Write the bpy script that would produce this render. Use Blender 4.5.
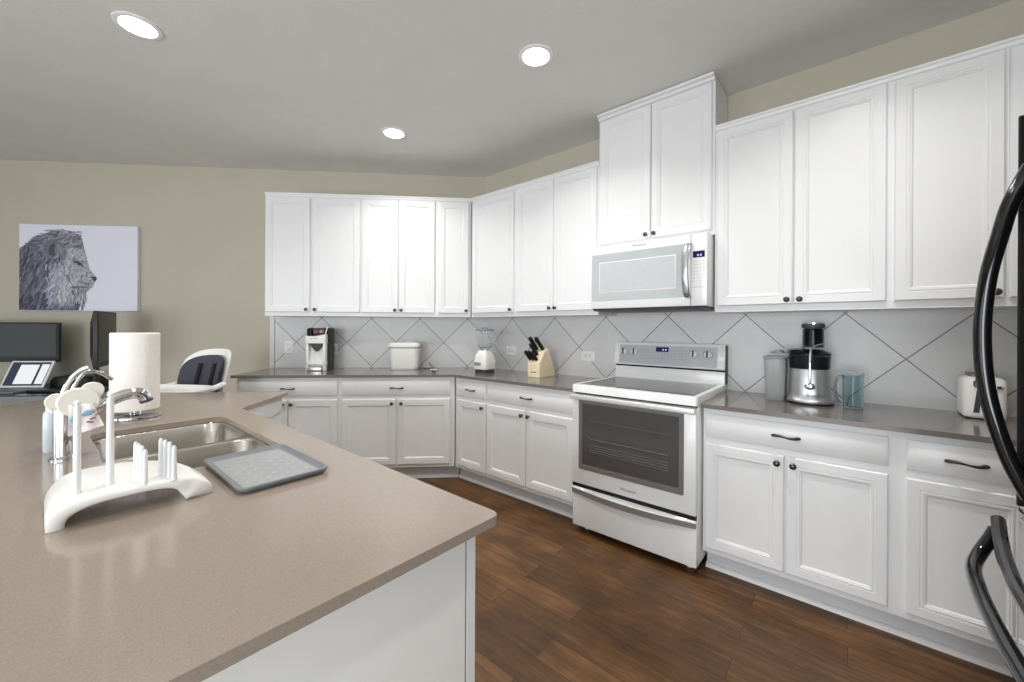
import bpy, bmesh, math, random
from mathutils import Vector, Matrix
import numpy as np
PI = math.pi
SC = bpy.context.scene
for o in list(bpy.data.objects):
    bpy.data.objects.remove(o)
COL = SC.collection

# ------------------------------------------------------------------ camera
F_PX, CY = 399.27, 328.68
ROLL, YAW = 0.0053, math.radians(40.25)
cam_data = bpy.data.cameras.new('camera')
cam_data.sensor_width = 36.0
cam_data.lens = F_PX / 1024 * 36.0
cam_data.shift_y = -(341 - CY) / 1024
cam_data.clip_start = 0.05
cam = bpy.data.objects.new('camera', cam_data)
COL.objects.link(cam)
fw = Vector((-math.sin(YAW), math.cos(YAW), 0))
rt0 = Vector((math.cos(YAW), math.sin(YAW), 0))
up0 = Vector((0, 0, 1))
rt = rt0 * math.cos(ROLL) + up0 * math.sin(ROLL)
up = up0 * math.cos(ROLL) - rt0 * math.sin(ROLL)
mw = Matrix((rt, up, -fw)).transposed().to_4x4()
mw.translation = Vector((2.852, -2.929, 1.309))
cam.matrix_world = mw
SC.camera = cam

# ------------------------------------------------------------------ world, exposure
SC.view_settings.view_transform = 'Standard'
SC.view_settings.look = 'None'
SC.view_settings.gamma = 1.0
SC.view_settings.use_curve_mapping = False
SC.view_settings.exposure = 0.0
world = bpy.data.worlds.new('world')
SC.world = world
world.use_nodes = True
wn = world.node_tree
wn.nodes.clear()
wo = wn.nodes.new('ShaderNodeOutputWorld')
wb = wn.nodes.new('ShaderNodeBackground')
wb.inputs['Color'].default_value = (0.86, 0.93, 1.0, 1)
wb.inputs['Strength'].default_value = 1.0
wn.links.new(wb.outputs[0], wo.inputs[0])

def area_light(name, loc, rot, sx, sy, power, color=(1, 1, 1), shape='RECTANGLE', spread=PI):
    l = bpy.data.lights.new(name, 'AREA')
    l.shape = shape
    l.size = sx
    if shape == 'RECTANGLE':
        l.size_y = sy
    l.energy = power
    l.color = color
    l.spread = spread
    o = bpy.data.objects.new(name, l)
    o.location = loc
    o.rotation_euler = rot
    COL.objects.link(o)
    return o
# lamps at windows assumed in unseen wall_rear, lowered and shifted to light base cabinets
DAY = (0.90, 0.955, 1.0)
ROOM_Y = -6.6
WINDOWS = [(-3.8, -2.0, 0.08, 2.1), (-0.9, 0.9, 0.08, 2.1), (1.8, 3.8, 0.08, 2.1)]
for (a, b, z0, z1), p in zip(WINDOWS, (6, 32, 118)):
    area_light('window_fill_light', ((a + b) / 2, ROOM_Y + 0.06, (z0 + z1) / 2), (PI / 2, 0, 0), b - a, z1 - z0, p, DAY)

ADDED_SIDE_WIN = (-5.7, -3.5, 0.08, 2.2)     # added opening in unseen wall_side, put in to brighten island panel and base cabinets
area_light('window_fill_light', (3.95 - 0.06, (ADDED_SIDE_WIN[0] + ADDED_SIDE_WIN[1]) / 2, (ADDED_SIDE_WIN[2] + ADDED_SIDE_WIN[3]) / 2), (PI / 2, 0, PI / 2), ADDED_SIDE_WIN[1] - ADDED_SIDE_WIN[0], ADDED_SIDE_WIN[3] - ADDED_SIDE_WIN[2], 34, DAY)  # fill lamp at the added side opening

# ------------------------------------------------------------------ materials
def srgb(r, g, b):
    f = lambda c: (c / 255 / 12.92) if c / 255 <= 0.04045 else ((c / 255 + 0.055) / 1.055) ** 2.4
    return (f(r), f(g), f(b), 1)

def mat(name, rgb, rough=0.5, metal=0.0, var=0.03, scale=12.0, bump=0.0, bscale=200.0, trans=0.0, ior=1.45, coat=0.0, spec=0.5, aniso=None):
    m = bpy.data.materials.new(name)
    m.use_nodes = True
    n, l = m.node_tree.nodes, m.node_tree.links
    b = n['Principled BSDF']
    c = srgb(*rgb)
    tc = n.new('ShaderNodeTexCoord')
    nz = n.new('ShaderNodeTexNoise')
    nz.inputs['Scale'].default_value = scale
    nz.inputs['Detail'].default_value = 3
    l.new(tc.outputs['Object'], nz.inputs['Vector'])
    rp = n.new('ShaderNodeValToRGB')
    rp.color_ramp.elements[0].position = 0.3
    rp.color_ramp.elements[1].position = 0.7
    rp.color_ramp.elements[0].color = tuple(x * (1 - var) for x in c[:3]) + (1,)
    rp.color_ramp.elements[1].color = tuple(min(1, x * (1 + var)) for x in c[:3]) + (1,)
    l.new(nz.outputs['Fac'], rp.inputs['Fac'])
    l.new(rp.outputs['Color'], b.inputs['Base Color'])
    b.inputs['Roughness'].default_value = rough
    b.inputs['Metallic'].default_value = metal
    b.inputs['IOR'].default_value = ior
    b.inputs['Transmission Weight'].default_value = trans
    b.inputs['Coat Weight'].default_value = coat
    b.inputs['Specular IOR Level'].default_value = spec
    if bump:
        n2 = n.new('ShaderNodeTexNoise')
        n2.inputs['Scale'].default_value = bscale
        n2.inputs['Detail'].default_value = 4
        l.new(tc.outputs['Object'], n2.inputs['Vector'])
        bp = n.new('ShaderNodeBump')
        bp.inputs['Strength'].default_value = bump
        bp.inputs['Distance'].default_value = 0.004
        l.new(n2.outputs['Fac'], bp.inputs['Height'])
        l.new(bp.outputs['Normal'], b.inputs['Normal'])
    return m

def emit(name, rgb, strength):
    m = bpy.data.materials.new(name)
    m.use_nodes = True
    n, l = m.node_tree.nodes, m.node_tree.links
    n.clear()
    o = n.new('ShaderNodeOutputMaterial')
    e = n.new('ShaderNodeEmission')
    e.inputs['Color'].default_value = srgb(*rgb)
    e.inputs['Strength'].default_value = strength
    l.new(e.outputs[0], o.inputs[0])
    return m

def wood_floor():
    m = bpy.data.materials.new('wood_planks')
    m.use_nodes = True
    n, l = m.node_tree.nodes, m.node_tree.links
    b = n['Principled BSDF']
    tc = n.new('ShaderNodeTexCoord')
    br = n.new('ShaderNodeTexBrick')
    br.offset = 0.37
    br.inputs['Scale'].default_value = 1.0
    br.inputs['Brick Width'].default_value = 0.95
    br.inputs['Row Height'].default_value = 0.127
    br.inputs['Mortar Size'].default_value = 0.0012
    br.inputs['Mortar Smooth'].default_value = 0.2
    br.inputs['Bias'].default_value = 0.0
    br.inputs['Color1'].default_value = (0, 0, 0, 1)
    br.inputs['Color2'].default_value = (1, 1, 1, 1)
    br.inputs['Mortar'].default_value = (0.5, 0.5, 0.5, 1)
    l.new(tc.outputs['Object'], br.inputs['Vector'])
    # grain, stretched along the planks and shifted per plank
    mp = n.new('ShaderNodeMapping')
    mp.inputs['Scale'].default_value = (1.6, 16, 1)
    l.new(tc.outputs['Object'], mp.inputs['Vector'])
    ad = n.new('ShaderNodeVectorMath')
    ad.operation = 'MULTIPLY_ADD'
    ad.inputs[1].default_value = (7, 7, 7)
    l.new(br.outputs['Color'], ad.inputs[0])
    l.new(mp.outputs[0], ad.inputs[2])
    gr = n.new('ShaderNodeTexNoise')
    gr.inputs['Scale'].default_value = 2.2
    gr.inputs['Detail'].default_value = 6
    gr.inputs['Distortion'].default_value = 1.0
    l.new(ad.outputs[0], gr.inputs['Vector'])
    bl = n.new('ShaderNodeTexNoise')
    bl.inputs['Scale'].default_value = 5.0
    bl.inputs['Detail'].default_value = 4
    l.new(tc.outputs['Object'], bl.inputs['Vector'])
    m1 = n.new('ShaderNodeMath'); m1.operation = 'MULTIPLY_ADD'; m1.inputs[1].default_value = 0.62
    m2 = n.new('ShaderNodeMath'); m2.operation = 'MULTIPLY'; m2.inputs[1].default_value = 0.22
    m3 = n.new('ShaderNodeMath'); m3.operation = 'MULTIPLY_ADD'; m3.inputs[1].default_value = 0.60
    l.new(br.outputs['Color'], m2.inputs[0])
    l.new(gr.outputs['Fac'], m1.inputs[0]); l.new(m2.outputs[0], m1.inputs[2])
    l.new(bl.outputs['Fac'], m3.inputs[0]); l.new(m1.outputs[0], m3.inputs[2])
    rp = n.new('ShaderNodeValToRGB')
    e = rp.color_ramp.elements
    e[0].position = 0.40; e[0].color = srgb(60, 42, 27)
    e[1].position = 1.0; e[1].color = srgb(128, 92, 58)
    k = e.new(0.70); k.color = srgb(92, 64, 39)
    l.new(m3.outputs[0], rp.inputs['Fac'])
    mx = n.new('ShaderNodeMix'); mx.data_type = 'RGBA'
    mx.inputs['B'].default_value = srgb(44, 30, 21)
    l.new(br.outputs['Fac'], mx.inputs['Factor'])
    l.new(rp.outputs['Color'], mx.inputs['A'])
    l.new(mx.outputs['Result'], b.inputs['Base Color'])
    b.inputs['Roughness'].default_value = 0.38
    b.inputs['Specular IOR Level'].default_value = 0.35
    bp = n.new('ShaderNodeBump'); bp.inputs['Strength'].default_value = 0.12; bp.inputs['Distance'].default_value = 0.003
    l.new(m3.outputs[0], bp.inputs['Height'])
    l.new(bp.outputs['Normal'], b.inputs['Normal'])
    return m

def quartz(name, rgb, rough=0.16):
    m = bpy.data.materials.new(name)
    m.use_nodes = True
    n, l = m.node_tree.nodes, m.node_tree.links
    b = n['Principled BSDF']
    c = srgb(*rgb)
    tc = n.new('ShaderNodeTexCoord')
    nz = n.new('ShaderNodeTexNoise'); nz.inputs['Scale'].default_value = 340; nz.inputs['Detail'].default_value = 3
    l.new(tc.outputs['Object'], nz.inputs['Vector'])
    rp = n.new('ShaderNodeValToRGB')
    e = rp.color_ramp.elements
    e[0].position = 0.32; e[0].color = tuple(x * 0.90 for x in c[:3]) + (1,)
    e[1].position = 0.68; e[1].color = tuple(min(1, x * 1.08) for x in c[:3]) + (1,)
    l.new(nz.outputs['Fac'], rp.inputs['Fac'])
    l.new(rp.outputs['Color'], b.inputs['Base Color'])
    b.inputs['Roughness'].default_value = rough
    b.inputs['Specular IOR Level'].default_value = 0.6
    return m

def tile(name, x0, z0, P, left=None):
    """square stone tiles set on the diagonal: grout lines x+z and x-z every P"""
    m = bpy.data.materials.new(name)
    m.use_nodes = True
    n, l = m.node_tree.nodes, m.node_tree.links
    b = n['Principled BSDF']
    tc = n.new('ShaderNodeTexCoord')
    sp = n.new('ShaderNodeSeparateXYZ')
    l.new(tc.outputs['Object'], sp.inputs[0])
    def mth(op, a, bb=None, c=None):
        k = n.new('ShaderNodeMath'); k.operation = op
        for i, v in enumerate((a, bb, c)):
            if v is None: continue
            if hasattr(v, 'is_linked'): l.new(v, k.inputs[i])
            else: k.inputs[i].default_value = v
        return k.outputs[0]
    xx = mth('SUBTRACT', sp.outputs['X'], x0)
    zz = mth('SUBTRACT', sp.outputs['Z'], z0)
    u = mth('DIVIDE', mth('ADD', xx, zz), P)
    v = mth('DIVIDE', mth('SUBTRACT', xx, zz), P)
    def edge(t):
        f = mth('FRACT', mth('ADD', t, 0.5))
        return mth('ABSOLUTE', mth('SUBTRACT', f, 0.5))
    d = mth('MINIMUM', edge(u), edge(v))
    g = mth('LESS_THAN', d, 0.0085)
    if left is not None:   # border strip beyond the vertical grout line
        inside = mth('GREATER_THAN', sp.outputs['X'], left)
        g = mth('MULTIPLY', g, inside)
        vl = mth('LESS_THAN', mth('ABSOLUTE', mth('SUBTRACT', sp.outputs['X'], left)), 0.004)
        g = mth('MAXIMUM', g, vl)
    fl = n.new('ShaderNodeCombineXYZ')
    l.new(mth('FLOOR', u), fl.inputs[0]); l.new(mth('FLOOR', v), fl.inputs[1])
    wnz = n.new('ShaderNodeTexWhiteNoise'); l.new(fl.outputs[0], wnz.inputs['Vector'])
    nz = n.new('ShaderNodeTexNoise'); nz.inputs['Scale'].default_value = 5; nz.inputs['Detail'].default_value = 5
    l.new(tc.outputs['Object'], nz.inputs['Vector'])
    fac = mth('ADD', mth('MULTIPLY', wnz.outputs['Value'], 0.35), mth('MULTIPLY', nz.outputs['Fac'], 0.65))
    rp = n.new('ShaderNodeValToRGB')
    e = rp.color_ramp.elements
    e[0].position = 0.2; e[0].color = srgb(212, 212, 213)
    e[1].position = 0.8; e[1].color = srgb(230, 229, 229)
    l.new(fac, rp.inputs['Fac'])
    mx = n.new('ShaderNodeMix'); mx.data_type = 'RGBA'
    mx.inputs['B'].default_value = srgb(134, 132, 132)
    l.new(g, mx.inputs['Factor']); l.new(rp.outputs['Color'], mx.inputs['A'])
    l.new(mx.outputs['Result'], b.inputs['Base Color'])
    b.inputs['Roughness'].default_value = 0.38
    bp = n.new('ShaderNodeBump'); bp.invert = True
    bp.inputs['Strength'].default_value = 0.5; bp.inputs['Distance'].default_value = 0.002
    l.new(g, bp.inputs['Height']); l.new(bp.outputs['Normal'], b.inputs['Normal'])
    return m

M = dict(
    wall=mat('wall_paint', (196, 190, 174), 0.85, var=0.015, scale=3, bump=0.12, bscale=160),
    ceiling=mat('ceiling_paint', (226, 225, 221), 0.9, var=0.02, scale=4, bump=0.35, bscale=120),
    floor=wood_floor(),
    white=mat('white_cabinet_paint', (236, 236, 237), 0.33, var=0.012, scale=5),
    trimwhite=mat('white_trim_paint', (232, 231, 230), 0.4, var=0.015, scale=6),
    toe=mat('toe_kick_paint', (214, 215, 218), 0.5, var=0.02, scale=6),
    island_paint=mat('island_panel_paint', (238, 237, 234), 0.45, var=0.02, scale=4),
    quartz_shaded=quartz('shaded_quartz', (120, 114, 110), 0.13),  # worktop quartz painted darker for shade and grazing reflections
    quartz=quartz('taupe_quartz', (156, 143, 131), 0.15),
    tile_r=tile('diagonal_tile', 0.875, 1.405, 0.489),
    tile_b=tile('diagonal_tile_end', -1.596, 1.405, 0.476, -2.04),
    bronze=mat('oil_rubbed_bronze', (92, 84, 78), 0.28, 0.9, var=0.1, scale=60),
    chrome=mat('polished_chrome', (225, 226, 228), 0.07, 1.0, var=0.02),
    steel=mat('brushed_steel', (196, 192, 186), 0.24, 1.0, var=0.05, scale=30),
    satin=mat('satin_silver', (206, 207, 209), 0.26, 0.9, var=0.03),
    enamel=mat('white_enamel', (240, 240, 240), 0.16, var=0.008),
    plastic=mat('white_plastic', (240, 238, 235), 0.3, var=0.01),
    clearish=mat('frosted_white_plastic', (228, 229, 230), 0.3, var=0.01),
    offwhite=mat('offwhite_silicone', (222, 218, 208), 0.55, var=0.02, scale=30),
    greyfloor=mat('tray_floor_plastic', (160, 162, 164), 0.4, var=0.04),
    greypl=mat('grey_tray_plastic', (126, 129, 134), 0.42, var=0.04, scale=40),
    greydots=mat('pale_tray_dots', (176, 178, 180), 0.45, var=0.03),
    panelgrey=mat('silver_panel', (186, 190, 196), 0.35, 0.1, var=0.02),
    framegrey=mat('oven_frame_grey', (128, 126, 124), 0.3, 0.3, var=0.03),
    blackgl=mat('black_glass', (26, 26, 29), 0.06, var=0.05, spec=0.6),
    ovenglass=mat('oven_window_glass', (82, 79, 79), 0.05, var=0.05, spec=0.6),
    cooktop=mat('glass_cooktop', (58, 58, 60), 0.09, var=0.05, spec=0.55),
    mwglass=mat('microwave_window', (190, 195, 198), 0.12, var=0.02),
    mwmesh=mat('microwave_mesh', (198, 201, 204), 0.3, var=0.02, scale=40),
    legend=mat('panel_legend', (158, 162, 168), 0.4),
    juicer=mat('satin_aluminium', (188, 190, 193), 0.36, 0.85, var=0.03),
    rack=mat('dim_oven_rack', (112, 109, 107), 0.4),
    pull_reflect=mat('pull_floor_reflection', (150, 148, 146), 0.4, 0.4, var=0.02),  # grey stands for the floor reflected in the drawer pull
    bright=mat('bright_satin_trim', (226, 226, 226), 0.3, 0.35, var=0.02),
    black=mat('black_gloss', (14, 14, 17), 0.1, var=0.05, coat=0.3),
    fridge=mat('black_fridge_enamel', (10, 10, 12), 0.05, var=0.03, coat=0.5, ior=2.0),
    blackmat=mat('black_plastic', (26, 26, 29), 0.4, var=0.06),
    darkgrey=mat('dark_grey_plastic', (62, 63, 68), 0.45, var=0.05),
    midgrey=mat('mid_grey_plastic', (120, 122, 128), 0.4, var=0.05),
    gap=mat('shadow_gap', (20, 20, 22), 0.8),
    display=emit('blue_display', (58, 52, 110), 0.55),
    digit=emit('display_digits', (205, 205, 255), 1.0),
    lamp=emit('lamp_lens', (255, 250, 240), 14.0),
    maple=mat('pale_maple', (238, 222, 190), 0.45, var=0.06, scale=25),
    glass=mat('clear_glass', (252, 254, 254), 0.0, var=0.0, trans=1.0, ior=1.22),
    teal=mat('teal_clear_plastic', (224, 240, 243), 0.03, var=0.0, trans=1.0, ior=1.25),
    smoke=mat('smoked_clear_plastic', (150, 166, 174), 0.05, var=0.0, trans=1.0, ior=1.25),
    pulp=mat('grey_translucent_plastic', (176, 178, 180), 0.35, var=0.02, trans=0.15),
    paper=mat('paper_towel', (240, 235, 230), 0.95, var=0.02, scale=40, bump=0.4, bscale=90),
    cushion=mat('charcoal_woven_fabric', (72, 72, 82), 0.9, var=0.12, scale=180, bump=0.3, bscale=300),
    strap=mat('black_webbing', (20, 20, 22), 0.8, var=0.1),
    bottle=mat('pale_blue_bottle', (222, 232, 240), 0.25, var=0.02, trans=0.2),
    brown=mat('coffee_brown_plastic', (78, 55, 48), 0.15, var=0.1),
    cloth_blue=mat('blue_print', (142, 176, 196), 0.85, var=0.12, scale=60),
    cloth_red=mat('red_print', (150, 82, 88), 0.85, var=0.1),
    cloth=mat('printed_cloth', (238, 232, 232), 0.85, var=0.02),
    desk=mat('dark_desk_top', (40, 42, 48), 0.18, var=0.1, scale=8),
    deskedge=mat('grey_desk_edge', (135, 139, 146), 0.35, 0.4, var=0.05),
    screen=mat('monitor_screen', (42, 44, 42), 0.16, var=0.1, scale=3),
    scr_white=emit('laptop_page', (246, 247, 250), 0.95),
    scr_dark=emit('laptop_sidebar', (70, 76, 92), 0.8),
    plate=mat('outlet_plate', (250, 250, 250), 0.35, var=0.01),
    glassgrey=mat('window_pane', (235, 240, 245), 0.0, var=0.0, trans=1.0, ior=1.02),
)

# ------------------------------------------------------------------ mesh helpers
class MB:
    def __init__(self): self.bm = bmesh.new()
    def box(self, x0, x1, y0, y1, z0, z1, bev=0.0, seg=2, mtx=None):
        r = bmesh.ops.create_cube(self.bm, size=1.0)
        vs = r['verts']
        for v in vs:
            v.co = Vector(((x0 + x1) / 2 + v.co.x * (x1 - x0), (y0 + y1) / 2 + v.co.y * (y1 - y0), (z0 + z1) / 2 + v.co.z * (z1 - z0)))
        if bev > 0:
            es = list({e for v in vs for e in v.link_edges})
            r2 = bmesh.ops.bevel(self.bm, geom=es, offset=bev, segments=seg, affect='EDGES', profile=0.5)
            vs = list({v for f in r2['faces'] for v in f.verts} | {v for v in vs if v.is_valid})
        if mtx is not None:
            for v in vs: v.co = mtx @ v.co
        return self
    def rings(self, rings, cap0=True, cap1=True, closed=True):
        """loft through rings (lists of points with equal length)"""
        V = [[self.bm.verts.new(p) for p in r] for r in rings]
        n = len(V[0])
        rng = range(n) if closed else range(n - 1)
        for a, b in zip(V[:-1], V[1:]):
            for i in rng:
                j = (i + 1) % n
                self.bm.faces.new((a[i], a[j], b[j], b[i]))
        if cap0: self.bm.faces.new(list(reversed(V[0])))
        if cap1: self.bm.faces.new(V[-1])
        return self
    def lathe(self, prof, seg=32, c=(0, 0, 0), sx=1.0, sy=1.0, mtx=None, cap0=True, cap1=True):
        R = []
        for r, z in prof:
            ring = []
            for i in range(seg):
                a = 2 * PI * i / seg
                p = Vector((c[0] + r * sx * math.cos(a), c[1] + r * sy * math.sin(a), c[2] + z))
                ring.append(mtx @ p if mtx is not None else p)
            R.append(ring)
        return self.rings(R, cap0, cap1)
    def tube(self, pts, rad, seg=10, cap=True, flat=1.0):
        pts = [Vector(p) for p in pts]
        if not hasattr(rad, '__len__'): rad = [rad] * len(pts)
        R, ref = [], None
        for i, p in enumerate(pts):
            t = (pts[min(i + 1, len(pts) - 1)] - pts[max(i - 1, 0)]).normalized()
            if ref is None:
                ref = Vector((0, 0, 1)) if abs(t.z) < 0.9 else Vector((1, 0, 0))
            a = (ref - t * ref.dot(t)).normalized()
            b = t.cross(a)
            ref = a
            R.append([p + (a * math.cos(2 * PI * k / seg) * flat + b * math.sin(2 * PI * k / seg)) * rad[i] for k in range(seg)])
        return self.rings(R, cap, cap)
    def prism(self, poly, z0, z1, axis='z'):
        f = {'z': lambda x, y, z: (x, y, z), 'y': lambda x, y, z: (x, z, y), 'x': lambda x, y, z: (z, x, y)}[axis]
        return self.rings([[f(x, y, z0) for x, y in poly], [f(x, y, z1) for x, y in poly]])
    def sphere(self, c, r, sx=1, sy=1, sz=1, seg=20, mtx=None):
        prof = [(max(1e-4, r * math.sin(PI * k / 12)), -r * math.cos(PI * k / 12)) for k in range(13)]
        R = []
        for q, z in prof:
            ring = []
            for i in range(seg):
                p = Vector((q * sx * math.cos(2 * PI * i / seg), q * sy * math.sin(2 * PI * i / seg), z * sz))
                if mtx is not None: p = mtx @ p
                ring.append(Vector(c) + p)
            R.append(ring)
        return self.rings(R)
    def build(self, name, m, parent=None, smooth=True, angle=35):
        bmesh.ops.remove_doubles(self.bm, verts=self.bm.verts, dist=1e-6)
        bmesh.ops.recalc_face_normals(self.bm, faces=self.bm.faces)
        me = bpy.data.meshes.new(name)
        if smooth:
            for f in self.bm.faces: f.smooth = True
            ca = math.cos(math.radians(angle))
            for e in self.bm.edges:
                if len(e.link_faces) == 2:
                    e.smooth = e.link_faces[0].normal.dot(e.link_faces[1].normal) > ca
        self.bm.to_mesh(me)
        self.bm.free()
        me.materials.append(m)
        o = bpy.data.objects.new(name, me)
        COL.objects.link(o)
        if parent is not None: o.parent = parent
        return o

def tag(o, label=None, cat=None, group=None, kind=None):
    if label: o['label'] = label
    if cat: o['category'] = cat
    if group: o['group'] = group
    if kind: o['kind'] = kind
    return o
def thing(name, label, cat, loc=(0, 0, 0), rz=0.0, group=None):
    o = bpy.data.objects.new(name, None)
    o.empty_display_size = 0.1
    o.location = loc
    o.rotation_euler = (0, 0, rz)
    COL.objects.link(o)
    return tag(o, label, cat, group)
def struct(name, mb, m, loc=(0, 0, 0), rz=0.0):
    o = mb.build(name, m)
    o.location = loc
    o.rotation_euler = (0, 0, rz)
    o['kind'] = 'structure'
    return o
def rrect(x0, x1, y0, y1, r, n=6):
    pts = []
    for cx, cy, a0 in ((x1 - r, y1 - r, 0), (x0 + r, y1 - r, 90), (x0 + r, y0 + r, 180), (x1 - r, y0 + r, 270)):
        for k in range(n + 1):
            a = math.radians(a0 + 90 * k / n)
            pts.append((cx + r * math.cos(a), cy + r * math.sin(a)))
    return pts
def smooth_path(pts, n=8):
    """Catmull-Rom through points"""
    P = [Vector(p) for p in pts]
    P = [P[0] * 2 - P[1]] + P + [P[-1] * 2 - P[-2]]
    out = []
    for i in range(1, len(P) - 2):
        for k in range(n):
            t = k / n
            a, b, c, d = P[i - 1:i + 3]
            out.append(0.5 * ((2 * b) + (c - a) * t + (2 * a - 5 * b + 4 * c - d) * t * t + (3 * b - a - 3 * c + d) * t ** 3))
    out.append(P[-2])
    return out
def text_mesh(name, body, size, mtx, m, parent, depth=0.0006):
    cu = bpy.data.curves.new(name, 'FONT')
    cu.body = body
    cu.size = size
    cu.extrude = depth
    cu.align_x = 'CENTER'
    cu.align_y = 'CENTER'
    tmp = bpy.data.objects.new(name, cu)
    COL.objects.link(tmp)
    dg = bpy.context.evaluated_depsgraph_get()
    me = bpy.data.meshes.new_from_object(tmp.evaluated_get(dg))
    bpy.data.objects.remove(tmp)
    me.transform(mtx)
    me.materials.clear()
    me.materials.append(m)
    o = bpy.data.objects.new(name, me)
    COL.objects.link(o)
    o.parent = parent
    return o
# text standing in local xz plane, read from -y side
def facing(x, y, z, tilt=0.0):
    return Matrix.Translation((x, y, z)) @ Matrix.Rotation(PI / 2 + tilt, 4, 'X')

# ------------------------------------------------------------------ room
H = 2.853
RB = PI / 4       # the end wall meets the range wall at 135 degrees: rotate local frames by 45
ct = math.cos(RB)
tB = Vector((-ct, -ct, 0)); nB = Vector((-ct, ct, 0))
def B(t, d, z): return tB * t - nB * d + Vector((0, 0, z))
WL = 8.6          # length of end wall
XS = 3.95         # side wall behind fridge
far = B(WL, 0, 0)
b = MB(); b.prism([(0, 0.0), (XS, 0.0), (XS, ROOM_Y), (far.x - 0.5, ROOM_Y), (far.x, far.y)], -0.1, 0); struct('floor', b, M['floor'])
b = MB(); b.prism([(-0.06, 0.1), (XS + 0.1, 0.1), (XS + 0.1, ROOM_Y - 0.1), (far.x - 0.6, ROOM_Y - 0.1), (far.x - 0.1, far.y)], H, H + 0.1); struct('ceiling', b, M['ceiling'])
b = MB(); b.box(-0.04, XS + 0.1, 0, 0.1, 0, H); struct('wall_right', b, M['wall'])
b = MB(); b.box(-WL, 0.0, 0, 0.1, 0, H); struct('wall_back', b, M['wall'], (0, 0, 0), RB)
b = MB()
a, c, z0, z1 = ADDED_SIDE_WIN
b.box(XS, XS + 0.1, ROOM_Y, a, 0, H); b.box(XS, XS + 0.1, c, 0, 0, H); b.box(XS, XS + 0.1, a, c, 0, z0); b.box(XS, XS + 0.1, a, c, z1, H)
struct('wall_side', b, M['wall'])
b = MB()
for y in (a, (a + c) / 2, c - 0.06): b.box(XS + 0.02, XS + 0.08, y, y + 0.06, z0, z1)
for z in (z0, z1 - 0.06): b.box(XS + 0.02, XS + 0.08, a, c, z, z + 0.06)
struct('window_4', b, M['trimwhite'])  # frame of the added side opening
b = MB()
xl = far.x - 0.6
edges = [xl] + [v for w in WINDOWS for v in w[:2]] + [XS]
for i in range(0, len(edges), 2):
    b.box(edges[i], edges[i + 1], ROOM_Y - 0.1, ROOM_Y, 0, H)
for a, c, z0, z1 in WINDOWS:
    b.box(a, c, ROOM_Y - 0.1, ROOM_Y, 0, z0)
    b.box(a, c, ROOM_Y - 0.1, ROOM_Y, z1, H)
struct('wall_rear', b, M['wall'])
for i, (a, c, z0, z1) in enumerate(WINDOWS):
    b = MB()
    for x in (a, (a + c) / 2, c - 0.05): b.box(x, x + 0.05, ROOM_Y - 0.08, ROOM_Y - 0.02, z0, z1)
    for z in (z0, (z0 + z1) / 2, z1 - 0.05): b.box(a, c, ROOM_Y - 0.08, ROOM_Y - 0.02, z, z + 0.05)
    w = struct('window_%d' % (i + 1), b, M['trimwhite'])  # frames of the assumed rear windows
b = MB(); b.box(far.x - 0.6, far.x - 0.5, ROOM_Y, far.y, 0, H); struct('wall_left', b, M['wall'])
# tile backsplash, two fields
b = MB(); b.box(0.004, XS - 0.01, -0.012, 0.0, 0.90, 1.47); o = struct('tile_backsplash', b, M['tile_r'])
b = MB(); b.box(-2.085, -0.005, -0.012, 0.0, 0.90, 1.47); o = struct('tile_backsplash', b, M['tile_b'], (0, 0, 0), RB)
b = MB(); b.box(-WL, -2.09, -0.014, 0, 0, 0.10, 0.003); struct('baseboard_back', b, M['trimwhite'], (0, 0, 0), RB)
# shoe moulding at the foot of the toe kicks
def shoe(x0, x1, d):
    return [(x0, -d), (x1, -d)]
b = MB()
b.prism([(-d, z) for d, z in ((0.525, 0), (0.548, 0), (0.545, 0.012), (0.535, 0.021), (0.525, 0.023))], 0.228, 1.470, 'x')
struct('trim_1', b, M['trimwhite'])
b = MB()
b.prism([(-d, z) for d, z in ((0.525, 0), (0.548, 0), (0.545, 0.012), (0.535, 0.021), (0.525, 0.023))], 2.248, 3.94, 'x')
struct('trim_2', b, M['trimwhite'])
b = MB()
b.prism([(-d, z) for d, z in ((0.525, 0), (0.548, 0), (0.545, 0.012), (0.535, 0.021), (0.525, 0.023))], -2.04, -0.228, 'x')
struct('trim_3', b, M['trimwhite'], (0, 0, 0), RB)

# ------------------------------------------------------------------ cabinets (local frame: x along wall, -y into the room)
DOOR = [(0, 0), (0, 0.014), (0.005, 0.020), (0.040, 0.020), (0.0415, 0.0172), (0.0455, 0.0172), (0.047, 0.0195), (0.052, 0.0195), (0.0535, 0.016), (0.0575, 0.016), (0.0635, 0.0105)]
SLAB = [(0, 0), (0, 0.011), (0.004, 0.0145), (0.010, 0.0165), (0.016, 0.020)]
def front(mb, x0, x1, z0, z1, d, prof):
    R = []
    for o, h in prof:
        R.append([(x0 + o, -(d + h), z0 + o), (x1 - o, -(d + h), z0 + o), (x1 - o, -(d + h), z1 - o), (x0 + o, -(d + h), z1 - o)])
    mb.rings(R)
def knob(parent, x, z, d):
    b = MB()
    prof = [(0.0075, 0), (0.0075, 0.003), (0.005, 0.006), (0.005, 0.012), (0.011, 0.017), (0.0145, 0.021), (0.0145, 0.025), (0.011, 0.029), (0.004, 0.031)]
    b.lathe(prof, 16, mtx=Matrix.Translation((x, -d, z)) @ Matrix.Rotation(PI / 2, 4, 'X'))
    return b.build('knob', M['bronze'], parent)
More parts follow.
